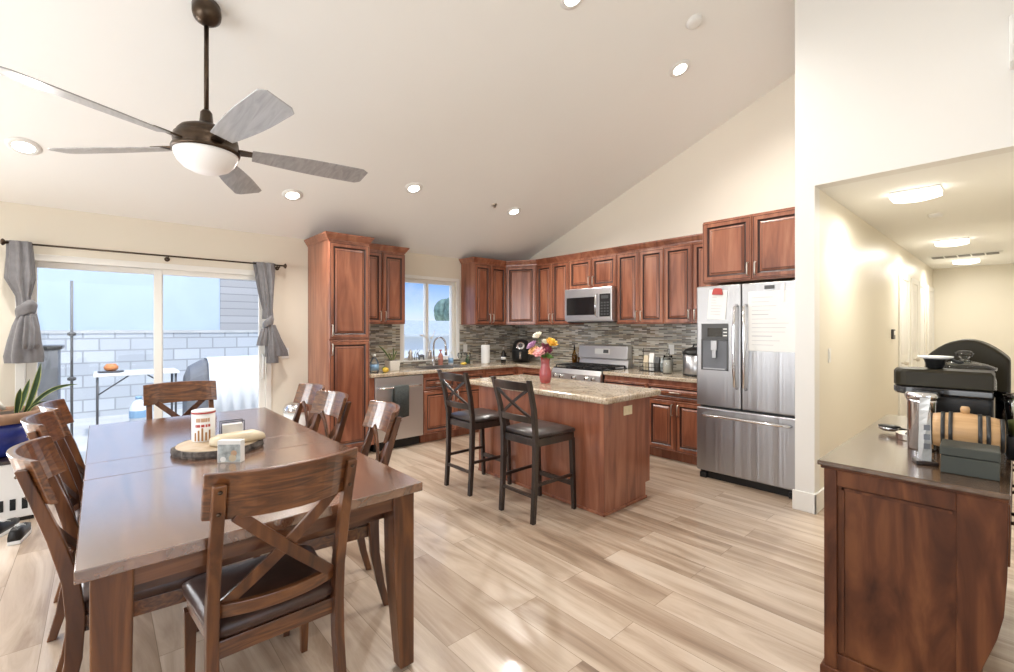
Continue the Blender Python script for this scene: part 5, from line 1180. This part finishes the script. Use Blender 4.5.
bottle('glass_jar', 'clear glass jar with lid between the basket and steel cooker', 'jar', (-2.635, 4.80, CT), [(0.05, 0), (0.056, 0.01), (0.056, 0.17), (0.045, 0.19)], 'glass', (('lid', [(0.05, 0.19), (0.05, 0.205), (0.012, 0.212), (0.016, 0.235), (0.001, 0.24)], 'glass'), ('contents', [(0.052, 0.006), (0.052, 0.15), (0.001, 0.152)], 'ceramic')))
ck = thing('pressure_cooker', 'steel multi cooker with black lid beside the refrigerator', 'cooker', (-2.30, 4.82, CT))
m = MB(); m.lathe([(0.145, 0.02), (0.15, 0.03), (0.15, 0.235)], n=36); m.build('body', 'steel', ck)
m = MB(); m.lathe([(0.14, 0), (0.15, 0.005), (0.15, 0.022)], n=36); m.build('base', 'black', ck)
m = MB(); m.lathe([(0.155, 0.233), (0.155, 0.25), (0.13, 0.285), (0.07, 0.305), (0.001, 0.31)], n=36); ldo = m.build('lid', 'black', ck)
m = MB(); m.tube([(-0.05, 0, 0.30), (-0.045, 0, 0.335), (0.045, 0, 0.335), (0.05, 0, 0.30)], 0.012, 10); m.build('lid_handle', 'black', ldo)
m = MB(); m.box(0.147, -0.05, 0.07, 0.157, 0.05, 0.20); m.build('control_panel', 'black_gloss', ck, bevel=0.004)

# flowers in a vase on the island
IZ = 0.888
vx, vy = -2.945, 3.115
vs0 = thing('flower_vase', 'cranberry glass vase on the island', 'vase', (vx, vy, IZ))
m = MB(); m.lathe([(0.040, 0), (0.048, 0.01), (0.060, 0.06), (0.057, 0.10), (0.042, 0.16), (0.040, 0.20), (0.050, 0.245), (0.046, 0.245), (0.036, 0.20), (0.036, 0.16), (0.03, 0.12)], n=30); m.build('vase_body', 'pinkglass', vs0)
def flower(label, dx, dy, z, r, mt, core=None):
    t = thing('cut_flower', label, 'flower', (vx, vy, IZ + 0.14), 0, 'flowers in the cranberry vase')
    z -= 0.160; r *= 1.1; dx = dx * 0.85 - 0.035; dy = dy * 0.85 - 0.01
    m = MB(); m.tube([(dx * 0.05, dy * 0.05, 0.0), (dx * 0.3, dy * 0.3, z * 0.55), (dx, dy, z)], 0.003, 6); m.build('stem', 'leaf', t)
    m = MB(); c = Vector((dx, dy, z)); ax = Vector((dx + 0.06, dy - 0.05, 0.13)).normalized(); u = ax.orthogonal().normalized(); v = ax.cross(u)
    for lay, (cnt, rr, lift, ph) in enumerate(((8, r, 0.0, 0), (7, r * 0.72, r * 0.28, 0.4), (5, r * 0.42, r * 0.5, 0.9))):
        for k in range(cnt):
            a = 2 * math.pi * k / cnt + ph; d = u * math.cos(a) + v * math.sin(a); s_ = ax.cross(d)
            pc = c + d * rr * 0.55 + ax * lift
            rings = []
            for q in range(5):
                f = q / 4; p = pc + d * (f - 0.5) * rr * 0.95 + ax * (0.35 * rr * f * f); w = rr * 0.42 * math.sin(math.pi * (0.18 + 0.72 * f))
                rings.append([p - s_ * w + ax * 0.006, p - ax * 0.004, p + s_ * w + ax * 0.006, p + ax * 0.003])
            m.loft(rings, smooth=True)
    m.sphere(tuple(c + ax * r * 0.15), r * 0.5, u=10, v=6)
    m.build('blossom', mt, t)
    if core: m = MB(); m.sphere(tuple(c + ax * r * 0.62), r * 0.28, u=10, v=6); m.build('flower_centre', core, t)
FL = {'cream': flat('cream_petal', (0.85, 0.80, 0.66), 0.6), 'yellow': flat('yellow_petal', (0.85, 0.48, 0.05), 0.6), 'pink': flat('pink_petal', (0.78, 0.38, 0.38), 0.6), 'lilac': flat('lilac_petal', (0.45, 0.24, 0.40), 0.6), 'wine': flat('wine_petal', (0.20, 0.025, 0.06), 0.6), 'peach': flat('peach_petal', (0.85, 0.50, 0.22), 0.6)}
flower('tall cream flower at the top of the bouquet', -0.035, -0.03, 0.46, 0.042, FL['cream'])
flower('orange-yellow flower at the right of the bouquet', 0.085, 0.06, 0.39, 0.055, FL['yellow'], 'lemon')
flower('lilac flower at the left of the bouquet', -0.085, -0.06, 0.365, 0.05, FL['lilac'])
flower('peach flower low at the left of the bouquet', -0.045, -0.075, 0.315, 0.05, FL['peach'], 'pretzel')
flower('pink rose in the middle of the bouquet', 0.03, -0.07, 0.30, 0.056, FL['pink'])
flower('dark wine-red flower right of the pink rose', 0.07, 0.0, 0.32, 0.05, FL['wine'])
flower('small cream flower beside the yellow one', 0.03, 0.03, 0.40, 0.035, FL['cream'])
flower('second dark wine flower at the back of the bouquet', 0.0, 0.05, 0.36, 0.045, FL['wine'])
lf = thing('leaf_sprig', 'green leaf sprig drooping under the bouquet', 'foliage', (vx, vy, IZ + 0.14))
m = MB(); m.tube([(0, 0, 0), (0.02, -0.01, 0.09), (0.07, -0.03, 0.13)], 0.003, 6); m.build('stem', 'leaf', lf)
for tp in ((0.12, -0.04, 0.12), (0.10, 0.01, 0.10), (0.05, -0.08, 0.10), (0.09, -0.06, 0.15), (-0.06, -0.06, 0.12)): blade_leaf(lf, (0.02, -0.01, 0.09), tp, (0, 0, 0.015), 0.018, 'leaf', ('leaf', 'leaf'), 6)

# ------------------------------------------------------------------ sideboard
SX0, SX1, SY0, SY1, SZ = -0.50, -0.018, 2.11, 3.48, 0.89
sb = thing('sideboard', 'dark wood sideboard with a framed end panel by the hallway', 'sideboard', (SX0, SY0, 0))
W, D = SX1 - SX0, SY1 - SY0
curve = [(W, 0.86), (W, 0.74), (W - 0.002, 0.62), (W - 0.009, 0.50), (W - 0.024, 0.42), (W - 0.045, 0.35), (W - 0.066, 0.28), (W - 0.084, 0.18), (W - 0.09, 0.09)]
prof = [(0, 0.09), (0, 0.86)] + curve
m = MB(); m.prism(prof, 0.0, D, 'y'); m.build('carcass', 'sideboard', sb, bevel=0.003)
# frame on the end panel (stiles and rails, then a bead around the field)
e_ = -0.012
m = MB(); m.box(0.0, e_, 0.09, 0.042, 0.0, 0.86); m.build('end_stile', 'sideboard', sb, bevel=0.003)
m = MB()
m.prism([(W - 0.115, 0.09), (W - 0.115, 0.86)] + curve, e_, 0.0, 'y'); m.build('end_stile', 'sideboard', sb, bevel=0.002)
m = MB(); m.box(0.042, e_, 0.80, W - 0.115, 0.0, 0.86); m.build('end_rail', 'sideboard', sb, bevel=0.003)
m = MB(); m.box(0.042, e_, 0.09, W - 0.115, 0.0, 0.16); m.build('end_rail', 'sideboard', sb, bevel=0.003)
m = MB(); m.box(0.055, -0.006, 0.785, W - 0.125, 0.0, 0.795); m.box(0.055, -0.006, 0.17, 0.063, 0.0, 0.795); m.build('panel_bead', 'sideboard', sb)
m = MB(); m.prism([(-0.012, 0.0), (-0.012, 0.09), (-0.004, 0.10), (W - 0.08, 0.10), (W - 0.075, 0.0)], -0.02, D + 0.01, 'y'); m.build('plinth', 'sideboard', sb, bevel=0.004)
m = MB(); m.box(-0.010, -0.022, 0.86, W + 0.002, D + 0.012, 0.872); m.build('top_moulding', 'sideboard', sb, bevel=0.004)
m = MB(); m.box(-0.018, -0.032, 0.872, W + 0.005, D + 0.02, 0.89); m.build('top', 'sideboard_top', sb, bevel=0.004)
for k in range(3):
    y0 = 0.045 + k * 0.435
    m = MB(); m.box(W - 0.004, y0, 0.64, W + 0.004, y0 + 0.42, 0.84); dr = m.build('drawer', 'sideboard', sb, bevel=0.004)
    m = MB(); m.tube([(W + 0.004, y0 + 0.15, 0.74), (W + 0.035, y0 + 0.17, 0.735), (W + 0.035, y0 + 0.25, 0.735), (W + 0.004, y0 + 0.27, 0.74)], 0.006, 8); m.build('handle', 'bronze', dr)
# things on it
bxx = thing('storage_box', 'dark grey-green lidded box at the near edge of the sideboard', 'box', (-0.112, 2.30, SZ), R(2))
m = MB(); m.box(-0.072, -0.07, 0, 0.072, 0.07, 0.062); m.build('box_base', 'greybox', bxx, bevel=0.003)
m = MB(); m.box(-0.074, -0.072, 0.0635, 0.074, 0.072, 0.095); m.build('lid', 'greybox', bxx, bevel=0.003)
br = thing('mini_barrel', 'small oak barrel with dark hoops lying behind the storage box', 'barrel', (-0.135, 2.52, SZ + 0.030), R(3))
pf = [(0.060, -0.105), (0.068, -0.07), (0.074, -0.02), (0.075, 0), (0.074, 0.02), (0.068, 0.07), (0.060, 0.105)]
m = MB(); m.lathe(pf, (0, 0, 0.075), 36, 'x'); m.build('staves', 'oakbarrel', br)
for x0 in (-0.098, -0.062, -0.040, 0.040, 0.062, 0.098):
    r0 = 0.0765 - 1.45 * x0 * x0; m = MB(); m.lathe([(r0, x0 - 0.006), (r0 + 0.0015, x0 - 0.006), (r0 + 0.0015, x0 + 0.006), (r0, x0 + 0.006)], (0, 0, 0.075), 36, 'x'); m.build('hoop', 'hoop', br)
m = MB(); m.lathe([(0.012, 0.145), (0.014, 0.165), (0.011, 0.175), (0.001, 0.176)], n=14); m.build('bung', 'oakbarrel', br)
for x0 in (-0.06, 0.06): m = MB(); m.prism([(-0.06, -0.030), (0.06, -0.030), (0.06, -0.012), (0.03, 0.012), (0, 0.006), (-0.03, 0.012), (-0.06, -0.012)], x0 - 0.009, x0 + 0.009, 'x'); m.build('cradle', 'oakbarrel', br)
tp = thing('crystal_award', 'twisted clear crystal award on a dark base left of the box', 'award', (-0.232, 2.325, SZ), R(20))
m = MB(); m.box(-0.032, -0.032, 0, 0.032, 0.032, 0.014); m.build('base', 'espresso', tp, bevel=0.003)
rings = []
for i in range(11):
    z = 0.014 + 0.236 * i / 10; a = R(8 * i); h = 0.017 + 0.004 * abs(i - 5) / 5
    rings.append([(h * math.cos(a + q), h * math.sin(a + q), z) for q in (R(45), R(135), R(225), R(315))])
m = MB(); m.loft(rings); m.build('crystal', 'acrylic', tp)
m = MB()
for k in range(3): m.box(-0.009, -0.0225, 0.06 + 0.035 * k, 0.009, -0.021, 0.08 + 0.035 * k)
m.build('engraving', 'cover', tp)
mc = thing('mesh_canister', 'round chrome canister between the crystal award and barrel', 'canister', (-0.268, 2.60, SZ))
m = MB(); m.lathe([(0.046, 0), (0.048, 0.005), (0.049, 0.20), (0.053, 0.215)], n=28); m.build('canister_body', 'chrome', mc)
m = MB(); m.lathe([(0.055, 0.213), (0.055, 0.232), (0.05, 0.24), (0.001, 0.242)], n=28); m.build('lid', 'chrome', mc)
cf = thing('capsule_coffee_machine', 'tall black capsule coffee machine, largest thing on the sideboard', 'coffee machine', (-0.20, 2.78, SZ))
m = MB(); m.box(-0.08, -0.085, 0.0, 0.135, 0.085, 0.225); m.build('body', 'black', cf, bevel=0.012)
def rr_(x0, x1, hy, z): 
    out = []
    for k in range(9):
        a = R(90 + 22.5 * k); out.append((x0 + 0.055 + 0.055 * math.cos(a), hy * math.sin(a), z))
    out += [(x1, -hy, z), (x1, hy, z)]
    return out
m = MB(); m.loft([rr_(-0.18, 0.138, 0.088, 0.218), rr_(-0.185, 0.138, 0.09, 0.228), rr_(-0.185, 0.138, 0.09, 0.252)]); m.build('head', 'black_gloss', cf, bevel=0.004)
m = MB(); m.loft([rr_(-0.185, 0.138, 0.09, 0.255), rr_(-0.185, 0.138, 0.09, 0.318), rr_(-0.175, 0.13, 0.08, 0.33)]); m.build('lid', 'olive', cf, bevel=0.004)
m = MB(); m.lathe([(0.022, 0.195), (0.025, 0.22)], (-0.125, 0, 0), 16); m.build('spout', 'chrome', cf)
m = MB(); m.loft([rr_(-0.18, -0.05, 0.06, 0.0), rr_(-0.18, -0.05, 0.06, 0.03)]); dt = m.build('drip_tray', 'chrome', cf, bevel=0.003)
m = MB(); m.box(-0.14, -0.045, 0.03, -0.08, 0.045, 0.033); m.build('grid', 'black', dt)
wt = m = MB(); m.lathe([(0.05, 0.0), (0.052, 0.01), (0.052, 0.25)], (0.19, 0.03, 0), 28); m.build('water_tank', 'glass', cf)
sc = thing('coffee_scoop', 'black and chrome flat scoop on the sideboard left of the machine', 'scoop', (-0.415, 2.88, SZ), R(10))
m = MB(); m.lathe([(0.030, 0.012), (0.042, 0.020), (0.044, 0.030), (0.040, 0.032), (0.028, 0.018)], n=26); m.build('bowl', 'chrome', sc)
m = MB(); m.lathe([(0.043, 0.031), (0.043, 0.036), (0.001, 0.038)], n=26); m.build('cover', 'black', sc)
m = MB(); m.loft([[(0.04, -0.012, 0.018), (0.04, 0.012, 0.018), (0.04, 0.012, 0.03), (0.04, -0.012, 0.03)], [(0.14, -0.008, 0.0), (0.14, 0.008, 0.0), (0.14, 0.008, 0.012), (0.14, -0.008, 0.012)]]); m.build('handle', 'black', sc, bevel=0.003)
jr = thing('glass_cookie_jar', 'big clear glass jar with knobbed lid behind the coffee machine', 'jar', (-0.165, 3.05, SZ))
m = MB(); m.lathe([(0.09, 0), (0.10, 0.01), (0.105, 0.10), (0.105, 0.27), (0.095, 0.31), (0.10, 0.32)], n=36); m.build('jar_body', 'glass', jr)
m = MB(); m.lathe([(0.107, 0.318), (0.107, 0.33), (0.06, 0.352), (0.018, 0.36), (0.014, 0.368), (0.03, 0.38), (0.032, 0.395), (0.02, 0.405), (0.001, 0.407)], n=36); m.build('lid', 'glass', jr)
m = MB(); m.lathe([(0.095, 0.006), (0.10, 0.1), (0.10, 0.2), (0.001, 0.21)], n=30); m.build('contents', 'kraft', jr)
db = thing('bread_box', 'dark olive round-topped bread box at the far end of the sideboard', 'bread box', (-0.17, 3.335, SZ))
def arch(y):
    pts = [(-0.15, y, 0.0), (-0.15, y, 0.36)]
    for k in range(1, 12):
        u = -1 + 2 * k / 12; pts.append((0.15 * u, y, 0.36 + 0.095 * (1 - u * u)))
    return pts + [(0.15, y, 0.36), (0.15, y, 0.0)]
m = MB(); m.loft([arch(-0.13), arch(0.13)]); m.build('box_body', 'olive', db, bevel=0.012)
m = MB(); m.tube([(-0.04, -0.13, 0.30), (-0.04, -0.155, 0.30), (0.04, -0.155, 0.30), (0.04, -0.13, 0.30)], 0.006, 8); m.build('handle', 'black', db)
pd_ = thing('pour_over_dripper', 'black dripper cup with a wide pale rim on the coffee machine', 'dripper', (-0.245, 2.80, SZ + 0.3305))
m = MB(); m.lathe([(0.022, 0), (0.028, 0.004), (0.040, 0.045), (0.042, 0.048)], n=28); m.build('cup', 'black', pd_)
m = MB(); m.lathe([(0.042, 0.044), (0.060, 0.050), (0.060, 0.056), (0.04, 0.054)], n=32); m.build('rim', 'white', pd_)
m = MB(); m.tube([(0.05, 0, 0.04), (0.075, 0.0, 0.03), (0.09, 0, 0.035)], 0.007, 8); m.build('handle', 'black', pd_)
cn = thing('clear_canister', 'clear food canister on a black base at the right of the barrel', 'canister', (0.03, 2.66, SZ))
m = MB(); m.lathe([(0.056, 0.0), (0.06, 0.01), (0.06, 0.09)], n=28); m.build('base', 'black', cn)
m = MB(); m.lathe([(0.054, 0.09), (0.064, 0.21), (0.066, 0.24)], n=28); m.build('canister_body', 'glass', cn)
m = MB(); m.lathe([(0.05, 0.093), (0.055, 0.15), (0.001, 0.17)], n=28); m.build('contents', 'leaf_yellow', cn)
m = MB(); m.lathe([(0.068, 0.24), (0.068, 0.25), (0.001, 0.252)], n=28); m.build('lid', 'glass', cn)
